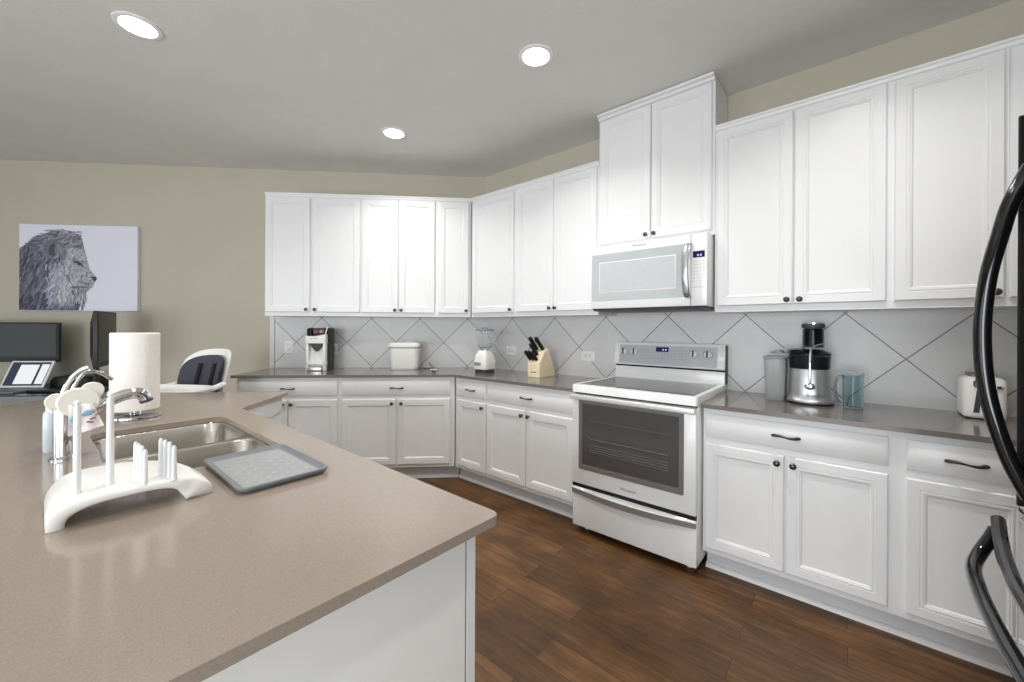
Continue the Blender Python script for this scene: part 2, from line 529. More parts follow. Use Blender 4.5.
def pull(parent, x, z, d, w=0.105):
    b = MB()
    n = 16
    pts = [(x - w / 2 + w * k / n, -(d + 0.006 + 0.020 * math.sin(PI * k / n) ** 0.7), z + 0.003 * math.sin(2 * PI * k / n)) for k in range(n + 1)]
    rad = [0.0036 + 0.0034 * abs(math.cos(PI * k / n)) ** 1.2 for k in range(n + 1)]
    b.tube(pts, rad, 8)
    for s in (-1, 1):
        b.sphere((x + s * (w / 2 - 0.004), -(d + 0.005), z), 0.0075, 1.5, 0.7, 1, 12)
    return b.build('pull', M['bronze'], parent)
UD = 0.305
def upper(name, label, x0, x1, doors, z0, z1, rz=0, crown=0.03, dz=(0.035, 0.008), knob_z=None, wedge0=0, wedge1=0, side_paint=None, group='white wall cabinets', crown_over=0.012):
    """doors: list of (xa, xb, knob side -1/1/0)"""
    t = thing(name, label, 'cabinet', ((x0 + x1) / 2 * math.cos(rz), (x0 + x1) / 2 * math.sin(rz), z0), rz, group)
    cx = (x0 + x1) / 2
    b = MB()
    # wedge: mitred face where the two runs meet at 135 degrees
    poly = [(x0 - cx, -0.013), (x0 - cx + wedge0, -UD), (x1 - cx - wedge1, -UD), (x1 - cx, -0.013)]
    b.prism(poly, 0, z1 - z0 - crown)
    b.build('body', M['white'], t)
    b = MB()
    H1 = z1 - z0
    def rr(o, z): 
        q = UD + 0.006 + o
        k = (q) * math.tan(PI / 8)
        xa = k - cx if wedge0 else x0 - cx
        xb = -k - cx if wedge1 else x1 - cx
        return [(xa, -0.013, z), (xa, -q, z), (xb, -q, z), (xb, -0.013, z)]
    co = crown_over
    b.rings([rr(0, H1 - crown), rr(co * 0.3, H1 - crown * 0.85), rr(co * 0.4, H1 - crown * 0.5), rr(co, H1 - crown * 0.3), rr(co * 1.1, H1)])
    b.build('crown_moulding', M['white'], t)
    for xa, xb, side in doors:
        b = MB(); front(b, xa - cx, xb - cx, dz[0], H1 - crown - dz[1], UD, DOOR)
        dr = b.build('door', M['white'], t)
        if side:
            kx = (xb - cx - 0.025) if side > 0 else (xa - cx + 0.025)
            knob(dr, kx, dz[0] + 0.024, UD + 0.020)
    return t
ZU0, ZU1 = 1.415, 2.53
W_ = UD * math.tan(PI / 8)
upper('wall_cabinet', 'two-door white wall cabinet at the free end of the row, above the coffee machine', -1.983, -1.133, [(-1.972, -1.588, 1), (-1.562, -1.145, -1)], ZU0, ZU1, RB)
upper('wall_cabinet', 'two-door white wall cabinet above the lidded white bin', -1.133, -0.448, [(-1.128, -0.801, 1), (-0.795, -0.466, -1)], ZU0, ZU1, RB)
upper('wall_cabinet', 'narrow one-door white wall cabinet in the corner, on the bin side', -0.448, -0.008, [(-0.432, -0.150, 1)], ZU0, ZU1, RB, wedge1=W_)
upper('wall_cabinet', 'one-door white wall cabinet in the corner above the blender', 0.008, 0.668, [(0.150, 0.657, 1)], ZU0, ZU1, 0, wedge0=W_)
upper('wall_cabinet', 'two-door white wall cabinet directly left of the microwave, above the knife block', 0.668, 1.455, [(0.686, 1.064, 1), (1.068, 1.443, -1)], ZU0, ZU1, 0)
upper('tall_wall_cabinet', 'raised white wall cabinet reaching the ceiling above the microwave', 1.456, 2.228, [(1.470, 1.839, 1), (1.845, 2.214, -1)], 1.884, H - 0.006, 0, crown=0.038, dz=(0.03, 0.006), crown_over=0.034, group=None)
upper('wall_cabinet', 'two-door white wall cabinet above the juicer, right of the microwave', 2.230, 2.995, [(2.243, 2.616, 1), (2.622, 2.984, -1)], ZU0, ZU1, 0)
upper('wall_cabinet', 'one-door white wall cabinet above the toaster', 2.995, 3.352, [(3.010, 3.346, 1)], ZU0, ZU1, 0)
upper('wall_cabinet', 'white wall cabinet partly hidden behind the black fridge', 3.352, 3.94, [(3.358, 3.93, 1)], ZU0, ZU1, 0)

BD = 0.61
CT = 0.914
def base_cab(label, x0, x1, drawers, doors, rz=0, wedge0=0, wedge1=0):
    cx = (x0 + x1) / 2
    t = thing('base_cabinet', label, 'cabinet', (cx * math.cos(rz), cx * math.sin(rz), 0), rz, 'white base cabinets')
    b = MB()
    k = math.tan(PI / 8)
    def sec(d): 
        return [(x0 - cx, -0.013), (x0 - cx + (d * k if wedge0 else 0), -d), (x1 - cx - (d * k if wedge1 else 0), -d), (x1 - cx, -0.013)]
    b.prism(sec(BD), 0.118, CT - 0.0225)
    b.build('body', M['white'], t)
    b = MB(); b.prism(sec(0.525), 0.0, 0.119); b.build('toe_kick', M['toe'], t)
    for xa, xb, hasp in drawers:
        b = MB(); front(b, xa - cx, xb - cx, 0.738, 0.862, BD, SLAB)
        dr = b.build('drawer', M['white'], t)
        if hasp: pull(dr, (xa + xb) / 2 - cx, 0.800, BD + 0.020)
    for xa, xb, side in doors:
        b = MB(); front(b, xa - cx, xb - cx, 0.148, 0.706, BD, DOOR)
        dr = b.build('door', M['white'], t)
        if side:
            kx = (xb - cx - 0.028) if side > 0 else (xa - cx + 0.028)
            knob(dr, kx, 0.706 - 0.036, BD + 0.020)
    return t
base_cab('white base cabinet below the coffee machine, at the free end of the run', -2.044, -1.210, [(-2.030, -1.236, 1)], [(-2.030, -1.636, 1), (-1.630, -1.236, -1)], RB)
base_cab('white base cabinet below the lidded white bin', -1.210, -0.008, [(-1.197, -0.296, 1)], [(-1.197, -0.757, 1), (-0.735, -0.296, -1)], RB, wedge1=1)
base_cab('narrow white base cabinet below the blender, one drawer over one door', 0.008, 0.634, [(0.292, 0.628, 1)], [(0.292, 0.628, 1)], 0, wedge0=1)
base_cab('white base cabinet below the knife block, left of the range', 0.634, 1.472, [(0.643, 1.448, 1)], [(0.643, 1.036, 1), (1.042, 1.448, -1)], 0)
base_cab('white base cabinet below the juicer, right of the range', 2.250, 3.000, [(2.262, 2.978, 1)], [(2.262, 2.614, 1), (2.622, 2.978, -1)], 0)
base_cab('white base cabinet below the toaster, beside the fridge', 3.000, 3.380, [(3.030, 3.360, 1)], [(3.030, 3.360, 1)], 0)
base_cab('white base cabinet in the corner behind the black fridge', 3.380, 3.940, [(3.400, 3.92, 1)], [(3.400, 3.92, 1)], 0)

def rounded_poly(pts, radii, n=6):
    out = []
    N = len(pts)
    for i in range(N):
        p, a, c = Vector(pts[i]), Vector(pts[i - 1]), Vector(pts[(i + 1) % N])
        r = radii[i] if hasattr(radii, '__len__') else radii
        if r <= 0: out.append(tuple(p)); continue
        u, v = (a - p).normalized(), (c - p).normalized()
        h = u.angle(v) / 2
        dd = r / math.tan(h)
        q0, q1 = p + u * dd, p + v * dd
        ctr = p + (u + v).normalized() * (r / math.sin(h))
        a0 = math.atan2((q0 - ctr).y, (q0 - ctr).x); a1 = math.atan2((q1 - ctr).y, (q1 - ctr).x)
        da = (a1 - a0 + PI) % (2 * PI) - PI
        for k in range(n + 1):
            aa = a0 + da * k / n
            out.append((ctr.x + r * math.cos(aa), ctr.y + r * math.sin(aa)))
    return out
def slab(mb, poly, z0, z1, holes=(), e=0.0025):
    """flat stone slab with small eased top edge and optional holes"""
    bm = mb.bm
    def loop(p, z): return [bm.verts.new((x, y, z)) for x, y in p]
    for z, flip in ((z1, False), (z0, True)):
        es = []
        L = [loop(poly, z)] + [loop(h, z) for h in holes]
        for vs in L:
            for i in range(len(vs)): es.append(bm.edges.new((vs[i], vs[(i + 1) % len(vs)])))
        bmesh.ops.triangle_fill(bm, edges=es, use_beauty=True, use_dissolve=False)
        if not flip: top = L
        else: bot = L
    for a, c in zip(top, bot):
        n = len(a)
        for i in range(n):
            bm.faces.new((a[i], a[(i + 1) % n], c[(i + 1) % n], c[i]))
    return mb
CD = 0.645
k8 = CD * math.tan(PI / 8)
P1 = B(2.075, 0.0125, 0); P2 = B(2.075, CD, 0)
c_in = 0.0125 * math.tan(PI / 8)
poly = [(P1.x, P1.y), (P2.x, P2.y), (k8, -CD), (1.474, -CD), (1.474, -0.0125), (c_in, -0.0125)]
b = MB(); slab(b, poly, CT - 0.022, CT)
tag(b.build('worktop', M['quartz_shaded'], smooth=False), 'long quartz worktop, colour darkened for shade, round the corner, under blender and knife block', 'worktop')
b = MB(); slab(b, [(2.246, -0.0125), (2.246, -CD), (3.945, -CD), (3.945, -0.0125)], CT - 0.022, CT)
tag(b.build('worktop', M['quartz_shaded'], smooth=False), 'quartz worktop right of the range, colour darkened for shade, under the juicer and toaster', 'worktop')

# ------------------------------------------------------------------ range
RX0, RX1 = 1.479, 2.241
rc = (RX0 + RX1) / 2; hw = (RX1 - RX0) / 2
rng_ = thing('kitchen_range', 'white freestanding electric range with black glass cooktop and oven window', 'range', (rc, 0, 0))
b = MB()
b.box(-hw + 0.002, hw - 0.002, -0.665, -0.03, 0.045, 0.90, 0.004)
for sx in (-1, 1):
    for y in (-0.60, -0.1): b.lathe([(0.016, 0.0), (0.016, 0.05)], 12, (sx * (hw - 0.06), y, 0))
b.build('body', M['enamel'], rng_)
b = MB()
ro = rrect(-hw, hw, -0.702, -0.055, 0.012, 4); ri = rrect(-hw + 0.028, hw - 0.028, -0.660, -0.10, 0.01, 4)
b.rings([[(x, y, 0.905) for x, y in ro], [(x, y, 0.947) for x, y in ro], [(x * 0.994, y * 0.996, 0.952) for x, y in ro], [(x, y, 0.9525) for x, y in ri], [(x, y, 0.949) for x, y in ri]], True, False)
ck = b.build('cooktop', M['enamel'], rng_)
b = MB(); b.prism(ri, 0.940, 0.9505); gl = b.build('glass_surface', M['cooktop'], ck)
b = MB(); b.box(-hw + 0.006, hw - 0.006, -0.672, -0.06, 0.892, 0.9055); b.build('vent_gap', M['gap'], rng_)
# backguard
b = MB()
b.box(-hw + 0.004, hw - 0.002, -0.085, -0.018, 0.905, 1.036, 0.004)
b.rings([[(x, y, z) for y, z in ((-0.018, 1.048), (-0.098, 1.048), (-0.103, 1.056), (-0.072, 1.206), (-0.066, 1.212), (-0.018, 1.212))] for x in (-hw + 0.002, hw)])
bg = b.build('backguard', M['enamel'], rng_)
b = MB(); b.box(-hw + 0.008, hw - 0.004, -0.082, -0.025, 1.034, 1.050); b.build('dark_seam', M['gap'], bg)
b = MB(); b.box(hw - 0.0015, hw + 0.002, -0.080, -0.018, 0.955, 1.205, 0.001); b.build('side_strip', M['darkgrey'], bg)  # thin dark-grey sheet over the backguard's right side
tilt = math.atan2(0.031, 0.150)
def bgpt(x, z, off): # point on the sloping face
    y = -0.103 + (z - 1.056) / 0.150 * 0.031
    return Vector((x, y - off * math.cos(tilt), z - off * -math.sin(tilt) * 0 ))
rot = Matrix.Rotation(-tilt, 4, 'X')
def on_guard(x, z, off=0.0): return Matrix.Translation(bgpt(x, z, off)) @ rot
b = MB(); b.box(-hw + 0.040, hw - 0.046, -0.0015, 0.002, -0.068, 0.068, 0.001, 1, on_guard(0, 1.126)); cp = b.build('control_panel', M['panelgrey'], bg)
b = MB(); b.box(-0.052, 0.036, -0.0035, 0.001, -0.016, 0.017, 0, 1, on_guard(-0.015, 1.166)); b.build('display', M['display'], cp)
b = MB()
for i in range(2):
    b.box(-0.008 + i * 0.018, 0.002 + i * 0.018, -0.0045, -0.003, -0.007, 0.003, 0, 1, on_guard(-0.012, 1.166))
b.build('digits', M['digit'], cp)
b = MB()
for row in range(4):
    for c_ in range(14):
        if 5 <= c_ <= 7 and row == 0: continue
        x = -0.17 + c_ * 0.024
        b.box(-0.006, 0.006, -0.0022, 0.0, -0.0022, 0.0022, 0, 1, on_guard(x, 1.160 - row * 0.019))
b.build('key_legend', M['legend'], cp)
for x in (1.554, 1.636, 2.050, 2.138):
    b = MB()
    mt = on_guard(x - rc, 1.142) @ Matrix.Rotation(PI / 2, 4, 'X')
    b.lathe([(0.026, 0), (0.026, 0.003), (0.021, 0.006), (0.019, 0.020), (0.016, 0.022)], 24, mtx=mt)
    kb = b.build('knob', M['enamel'], bg)
    b = MB(); b.box(-0.005, 0.005, -0.030, -0.018, -0.021, 0.021, 0.002, 2, on_guard(x - rc, 1.142)); b.build('knob_grip', M['darkgrey'], kb)
    b = MB(); b.lathe([(0.030, 0), (0.030, 0.0015)], 24, mtx=mt); b.build('knob_ring', M['blackmat'], kb)
# oven door
b = MB()
b.box(-hw + 0.002, hw - 0.004, -0.700, -0.660, 0.322, 0.888, 0.006)
od = b.build('oven_door', M['enamel'], rng_)
x0, x1, z0, z1 = 1.530 - rc, 2.176 - rc, 0.418, 0.866
b = MB()
b.rings([[(x, -d, z) for x, z in rrect(x0 + o, x1 - o, z0 + o, z1 - o, 0.010, 3)] for d, o in ((0.699, 0), (0.7035, 0.001), (0.7035, 0.026), (0.7015, 0.028))])
b.build('window_frame', M['framegrey'], od)
b = MB(); b.prism(rrect(x0 + 0.027, x1 - 0.027, z0 + 0.038, z1 - 0.030, 0.006, 3), -0.7042, -0.7005, 'y'); wg = b.build('window_glass', M['ovenglass'], od)
b = MB()
for zz in (0.62, 0.735):
    b.tube([(x0 + 0.07, -0.7048, zz + 0.018), (x0 + 0.085, -0.7048, zz), (x1 - 0.085, -0.7048, zz - 0.002), (x1 - 0.07, -0.7048, zz + 0.016)], 0.0022, 6)
for q in range(4):
    b.tube([(x0 + 0.08, -0.7046, 0.585 - q * 0.014), (x1 - 0.08, -0.7046, 0.578 - q * 0.015)], 0.0012, 5)
b.build('oven_rack', M['rack'], od)
b = MB()
b.box(-hw + 0.002, hw - 0.002, -0.738, -0.712, 0.864, 0.894, 0.006, 3)
for s in (-1, 1): b.box(s * (hw - 0.035) - 0.02, s * (hw - 0.035) + 0.02, -0.72, -0.698, 0.868, 0.890, 0.003)
b.build('handle', M['bright'], od)
text_mesh('logo', 'Whirlpool', 0.023, facing(0, -0.7008, 0.362), M['midgrey'], od)
# drawer with bowed pull
b = MB()
b.box(-hw + 0.002, hw - 0.003, -0.690, -0.655, 0.046, 0.290, 0.004)
dw = b.build('storage_drawer', M['enamel'], rng_)
b = MB()
n = 20
R = []
for k in range(n + 1):
    x = -hw + 0.003 + (2 * hw - 0.007) * k / n
    bow = math.sin(PI * k / n)
    dz = -0.002 * bow
    y0 = -0.688; y1 = -0.702 - 0.034 * bow
    R.append([(x, y0, 0.286), (x, y1, 0.288 + dz), (x, y1 + 0.002, 0.258 + dz - 0.006 * bow), (x, y0, 0.268)])
b.rings(R)
pu = b.build('drawer_pull', M['pull_reflect'], dw)  # front face coloured grey as if reflecting the floor
b = MB(); R = []
for k in range(n + 1):
    x = -hw + 0.003 + (2 * hw - 0.007) * k / n
    bow = math.sin(PI * k / n)
    y0 = -0.6985; y1 = -0.702 - 0.034 * bow
    R.append([(x, y0, 0.300), (x, y1 + 0.003, 0.295 - 0.002 * bow), (x, y1 - 0.001, 0.2885 - 0.002 * bow), (x, y0, 0.289)])
b.rings(R); b.build('pull_lit_lip', M['bright'], pu)  # brighter strip paints the lit top of the pull
b = MB(); b.box(-hw + 0.012, hw - 0.012, -0.600, -0.05, 0.012, 0.05); b.build('plinth', M['gap'], rng_)
b = MB(); b.box(-hw + 0.006, hw - 0.008, -0.698, -0.655, 0.288, 0.3215); b.build('door_gap', M['gap'], rng_)

# ------------------------------------------------------------------ microwave
mc = (1.452 + 2.214) / 2; mh = 0.381; mz0, mz1 = 1.437, 1.882
mw_ = thing('microwave', 'white over-the-range microwave hung below the raised cabinet', 'microwave', (mc, 0, mz0))
Hm = mz1 - mz0
b = MB(); b.box(-mh, mh, -0.385, -0.02, 0.012, Hm, 0.003); b.build('body', M['enamel'], mw_)
b = MB(); b.rings([[(x, y, z) for x, y in ((-mh + o, -0.40 + p), (mh - o, -0.40 + p), (mh - o, -0.03), (-mh + o, -0.03))] for z, o, p in ((-0.004, 0.03, 0.03), (0.0, 0.012, 0.006), (0.014, 0.006, 0.002))]); b.build('underside', M['darkgrey'], mw_)
b = MB(); 
for k in range(2):
    b.box(-0.28 + k * 0.3, -0.02 + k * 0.3, -0.30, -0.12, -0.008, -0.003, 0.002)
b.build('grease_filter', M['midgrey'], mw_)
dsx = 2.122 - mc
b = MB(); b.box(-mh, dsx - 0.0015, -0.412, -0.384, 0.014, Hm - 0.002, 0.006); md = b.build('door', M['enamel'], mw_)
x0, x1, z0, z1 = 1.458 - mc, 2.092 - mc, 1.505 - mz0, 1.828 - mz0
b = MB(); b.rings([[(x, -d, z) for x, z in rrect(x0 + o, x1 - o, z0 + o, z1 - o, 0.004, 3)] for d, o in ((0.411, 0), (0.4135, 0.001), (0.4135, 0.050), (0.4125, 0.056), (0.4115, 0.060), (0.4125, 0.066))]); wf = b.build('window_frame', M['mwglass'], md)
b = MB(); b.prism(rrect(x0 + 0.064, x1 - 0.064, z0 + 0.064, z1 - 0.064, 0.004, 3), -0.4135, -0.4115, 'y'); b.build('window', M['mwmesh'], md)
b = MB()
pts = smooth_path([(2.110 - mc, -0.410, 1.822 - mz0), (2.108 - mc, -0.440, 1.810 - mz0), (2.104 - mc, -0.462, 1.74 - mz0), (2.103 - mc, -0.468, 1.665 - mz0), (2.104 - mc, -0.462, 1.59 - mz0), (2.108 - mc, -0.440, 1.515 - mz0), (2.110 - mc, -0.410, 1.503 - mz0)], 6)
b.tube(pts, 0.021, 14, flat=0.4); b.build('handle', M['satin'], md)
text_mesh('logo', 'Whirlpool', 0.022, facing(1.80 - mc, -0.4125, 1.858 - mz0), M['midgrey'], md)
b = MB(); b.box(dsx + 0.0015, mh, -0.412, -0.384, 0.014, Hm - 0.002, 0.005); cp = b.build('control_panel', M['enamel'], mw_)
b = MB(); b.box(dsx + 0.012, dsx + 0.078, -0.4135, -0.411, 1.738 - mz0, 1.776 - mz0); b.build('display', M['display'], cp)
b = MB()
for i in range(2): b.box(dsx + 0.036 + i * 0.016, dsx + 0.046 + i * 0.016, -0.4142, -0.413, 1.745 - mz0, 1.757 - mz0)
b.build('digits', M['digit'], cp)
b = MB()
for r_ in range(7):
    for c_ in range(4):
        b.box(dsx + 0.016 + c_ * 0.017, dsx + 0.024 + c_ * 0.017, -0.4126, -0.411, 1.715 - mz0 - r_ * 0.020, 1.718 - mz0 - r_ * 0.020)
b.box(dsx + 0.012, dsx + 0.075, -0.4126, -0.411, 1.560 - mz0, 1.563 - mz0)
b.build('keypad', M['panelgrey'], cp)

# ------------------------------------------------------------------ fridge (faces -X, handles on the visible edge)
fx0, fx1, fy0, fy1, fz1 = 3.13, 3.90, -2.47, -1.565, 1.775
fr = thing('refrigerator', 'glossy black refrigerator with long bowed handles at the picture edge', 'refrigerator', ((fx0 + fx1) / 2, (fy0 + fy1) / 2, 0))
ox, oy = (fx0 + fx1) / 2, (fy0 + fy1) / 2
def FB(x0, x1, y0, y1, z0, z1, bev=0.004): 
    b = MB(); b.box(x0 - ox, x1 - ox, y0 - oy, y1 - oy, z0, z1, bev, 3); return b
FB(fx0 + 0.07, fx1, fy0 + 0.005, fy1 - 0.005, 0.02, fz1 - 0.01).build('body', M['fridge'], fr)
FB(fx0 + 0.09, fx1 - 0.02, fy0 + 0.03, fy1 - 0.03, 0.0, 0.05, 0).build('plinth', M['blackmat'], fr)
up_ = FB(fx0, fx0 + 0.066, fy0, fy1, 0.925, fz1, 0.010).build('door', M['fridge'], fr)
FB(fx0 - 0.003, fx0 + 0.06, fy1 - 0.011, fy1 - 0.002, 0.935, fz1 - 0.004, 0.002).build('edge_gasket', M['gap'], up_)
lo_ = FB(fx0, fx0 + 0.066, fy0, fy1, 0.06, 0.915, 0.010).build('freezer_drawer', M['fridge'], fr)
b = MB()
pts = smooth_path([(x - ox, -1.60 - oy, z) for x, z in ((3.140, 1.655), (3.129, 1.63), (3.110, 1.577), (3.097, 1.515), (3.081, 1.431), (3.073, 1.333), (3.074, 1.246), (3.081, 1.171), (3.095, 1.097), (3.113, 1.03), (3.131, 0.982), (3.140, 0.962))], 5)
b.tube(pts, 0.0142, 14); b.build('handle', M['black'], up_)
b = MB()
pts = smooth_path([(x - ox, y - oy, z) for x, y, z in ((3.100, -1.560, 0.868), (3.090, -1.575, 0.852), (3.070, -1.605, 0.826), (3.052, -1.66, 0.812), (3.045, -1.74, 0.810), (3.042, -1.83, 0.810), (3.043, -1.92, 0.810), (3.048, -2.05, 0.810), (3.052, -2.25, 0.812), (3.070, -2.40, 0.820), (3.136, -2.44, 0.85))], 5)
b.tube(pts, 0.0125, 12); b.build('handle', M['black'], lo_)
b = MB()
b.tube(smooth_path([(x - ox, y - oy, z) for x, y, z in ((3.108, -1.535, 0.885), (3.096, -1.629, 0.858), (3.088, -1.729, 0.845), (3.084, -1.829, 0.842), (3.084, -2.1, 0.842), (3.10, -2.35, 0.85), (3.134, -2.43, 0.87))], 5), 0.012, 10)
b.build('handle_rail', M['black'], lo_)

# ------------------------------------------------------------------ island
poly = [(2.284, -2.292), (0.590, -2.292), (0.215, -1.938), (-0.617, -2.768), (0.077, -3.462), (2.262, -3.462)]
poly_r = rounded_poly(poly, [0.020, 0.0, 0.02, 0.02, 0.05, 0.028])
SX0, SX1, SY0, SY1 = 0.722, 1.452, -2.812, -2.404
hole = rrect(SX0, SX1, SY0, SY1, 0.055, 6)
b = MB(); slab(b, poly_r, CT - 0.020, CT, [hole])
tag(b.build('island_countertop', M['quartz'], smooth=False), 'large taupe quartz island top bent round a cut-out for the sink', 'worktop')
isl = thing('kitchen_island', 'white panelled island cabinet under the taupe countertop', 'island', (1.2, -2.85, 0))
def I(p): return (p[0] - 1.2, p[1] + 2.85)
o = 0.030
body = [(2.266 - o, -2.294 - o), (0.602, -2.294 - o), (0.215, -1.985), (-0.30, -2.50), (0.20, -3.16), (2.266 - o, -3.16)]
bx = [I(p) for p in body]
b = MB()
# hollow shell so that the sink hangs free inside
inner = [I(p) for p in [(2.20, -2.36), (0.58, -2.36), (0.215, -2.05), (-0.24, -2.51), (0.23, -3.12), (2.20, -3.12)]]
slab(b, bx, 0.0, CT - 0.0205, [inner])
b.build('body', M['island_paint'], isl, smooth=False)
b = MB()
ex = 2.266 - o - 1.2
b.box(ex - 0.030, ex + 0.001, 2.85 - 2.294 - o - 0.022, 2.85 - 2.294 - o + 0.0035, 0.0, CT - 0.021, 0.0005, 1)
b.build('corner_post', M['trimwhite'], isl)
b = MB(); b.box(ex - 0.01, ex + 0.0006, 2.85 - 2.294 - o - 0.0255, 2.85 - 2.294 - o - 0.0222, 0.0, CT - 0.021); b.build('caulk_seam', M['midgrey'], isl)
b = MB(); b.box(ex, ex + 0.012, -0.31, 2.85 - 2.294 - o - 0.03, 0.0, 0.10, 0.003); b.build('skirting', M['trimwhite'], isl)
# aisle-side doors and drawer fronts, facing the range
for i in range(4):
    xa, xb = 0.66 + i * 0.385 - 1.2, 0.66 + i * 0.385 + 0.375 - 1.2
    yb = 2.85 - 2.294 - o
    def flip(prof, z0, z1):
        b = MB()
        R = [[(xa + q, yb + h, z0 + q), (xb - q, yb + h, z0 + q), (xb - q, yb + h, z1 - q), (xa + q, yb + h, z1 - q)] for q, h in prof]
        b.rings(R); return b
    flip(DOOR, 0.13, 0.70).build('door', M['white'], isl)
    flip(SLAB, 0.73, 0.86).build('drawer', M['white'], isl)
# apron on the short angled side
dvec = Vector((0.215 - 0.602, -1.985 + 2.324, 0)); L = dvec.length; ang = math.atan2(dvec.y, dvec.x)
mt = Matrix.Translation((0.602 - 1.2, -2.324 + 2.85, 0)) @ Matrix.Rotation(ang, 4, 'Z')
b = MB(); b.box(0.01, L - 0.01, -0.014, 0.0, 0.80, CT - 0.021, 0.002, 2, mt); b.build('apron', M['trimwhite'], isl)

# sink
sk = thing('kitchen_sink', 'double-bowl stainless steel sink set into the island', 'sink', ((SX0 + SX1) / 2, (SY0 + SY1) / 2, CT - 0.0205))
scx, scy = (SX0 + SX1) / 2, (SY0 + SY1) / 2
def bowl(x0, x1, fx0_, fx1_):
    b = MB()
    x0 -= scx; x1 -= scx; fx0_ -= scx; fx1_ -= scx
    y0, y1 = SY0 + 0.012 - scy, SY1 - 0.012 - scy
    fy0_, fy1_ = SY0 - 0.015 - scy, SY1 + 0.015 - scy
    n = 6
    R = [[(x, y, -0.001) for x, y in rrect(fx0_, fx1_, fy0_, fy1_, 0.004, n)],
         [(x, y, -0.001) for x, y in rrect(x0 - 0.003, x1 + 0.003, y0 - 0.003, y1 + 0.003, 0.064, n)],
         [(x, y, -0.004) for x, y in rrect(x0, x1, y0, y1, 0.062, n)],
         [(x, y, -0.16) for x, y in rrect(x0 + 0.008, x1 - 0.008, y0 + 0.008, y1 - 0.008, 0.06, n)],
         [(x, y, -0.185) for x, y in rrect(x0 + 0.016, x1 - 0.016, y0 + 0.016, y1 - 0.016, 0.055, n)],
         [(x, y, -0.198) for x, y in rrect(x0 + 0.04, x1 - 0.04, y0 + 0.04, y1 - 0.04, 0.045, n)],
         [(x, y, -0.200) for x, y in rrect(x0 + 0.09, x1 - 0.09, y0 + 0.09, y1 - 0.09, 0.03, n)]]
    b.rings(R, False, True)
    o = b.build('bowl', M['steel'], sk, angle=50)
    b = MB(); b.lathe([(0.042, 0), (0.042, 0.002), (0.034, 0.003), (0.03, 0.0005)], 24, ((x0 + x1) / 2, (y0 + y1) / 2, -0.200)); b.build('drain', M['chrome'], o)
bowl(SX0 + 0.012, 1.095, SX0 - 0.015, 1.112)
bowl(1.128, SX1 - 0.012, 1.112, SX1 + 0.015)

# faucet
fa = thing('kitchen_faucet', 'chrome pull-out faucet with loop lever behind the sink', 'faucet', (1.06, -2.882, CT))
b = MB(); b.lathe([(0.031, 0), (0.031, 0.004), (0.026, 0.007), (0.0235, 0.010), (0.0235, 0.150), (0.0215, 0.164), (0.016, 0.170)], 32); b.build('body', M['chrome'], fa)
b = MB()
sp_ = [(0.006, 0.004, 0.118), (0.012, 0.03, 0.128), (0.018, 0.066, 0.146), (0.020, 0.104, 0.166), (0.020, 0.136, 0.178), (0.020, 0.160, 0.178), (0.020, 0.174, 0.168), (0.020, 0.179, 0.156)]
b.tube(smooth_path(sp_, 6), [0.0150 + 0.003 * min(1, i / 30) for i in range(len(smooth_path(sp_, 6)))], 14); s_ = b.build('spout', M['chrome'], fa)
b = MB(); b.lathe([(0.0175, 0), (0.0175, 0.010), (0.014, 0.011)], 20, mtx=Matrix.Translation((0.020, 0.178, 0.158)) @ Matrix.Rotation(PI + 0.3, 4, 'X')); b.build('spray_head', M['darkgrey'], s_)
b = MB()
lp1 = smooth_path([(-0.010, -0.006, 0.168), (-0.010, 0.000, 0.200), (-0.010, 0.014, 0.236), (-0.010, 0.036, 0.262), (-0.006, 0.050, 0.268)], 6)
lp2 = smooth_path([(0.006, 0.006, 0.165), (0.006, 0.014, 0.196), (0.006, 0.026, 0.230), (0.004, 0.046, 0.256), (0.000, 0.074, 0.250), (-0.004, 0.102, 0.226)], 6)
b.tube(lp1, 0.0070, 10, flat=0.7); b.tube(lp2, 0.0055, 10, flat=0.8); b.build('lever', M['chrome'], fa)

# soft round-eared bib hung over the spout
bb = thing('baby_bib', 'off-white round-eared silicone bib with blue and red printed cloth, draped on the faucet', 'bib', (1.115, -2.857, 1.03))
def disc(mb, cx, cz, r, y, th, rz=1.0, n=28):
    # disc facing +x/-y toward the room: built in local yz, thickness along x
    prof = [(0.001, -th / 2), (r * 0.9, -th / 2), (r, -th * 0.15), (r, th * 0.15), (r * 0.9, th / 2), (0.001, th / 2)]
    R = []
    for q, x in prof:
        R.append([(x + y, cx + q * math.cos(2 * PI * i / n), cz + q * rz * math.sin(2 * PI * i / n)) for i in range(n)])
    mb.rings(R)
b = MB(); disc(b, 0.002, 0.056, 0.046, 0.0, 0.016, 0.92); b.build('head_patch', M['offwhite'], bb)
for cy_, cz_, rr_ in ((-0.041, 0.062, 0.024), (0.030, 0.086, 0.026)):
    b = MB(); disc(b, cy_, cz_, rr_, -0.004, 0.012); b.build('ear', M['offwhite'], bb)
b = MB()
R = []
for zf in np.linspace(0, 1, 9):
    z = 0.050 - 0.090 * zf
    row = []
    for k in range(17):
        q = k / 16
        y0, y1 = -0.018 - 0.002 * zf, 0.030 + 0.024 * zf
        y = y0 + (y1 - y0) * q
        row.append((0.011 + 0.003 * math.sin(q * 9 + zf * 3) + 0.006 * zf, y, z + 0.020 * q * zf))
    R.append(row)
F_ = [[(x, y, z) for x, y, z in r] + [(x - 0.003, y, z) for x, y, z in reversed(r)] for r in R]
b.rings(F_); cl = b.build('printed_cloth', M['cloth'], bb)
b = MB()
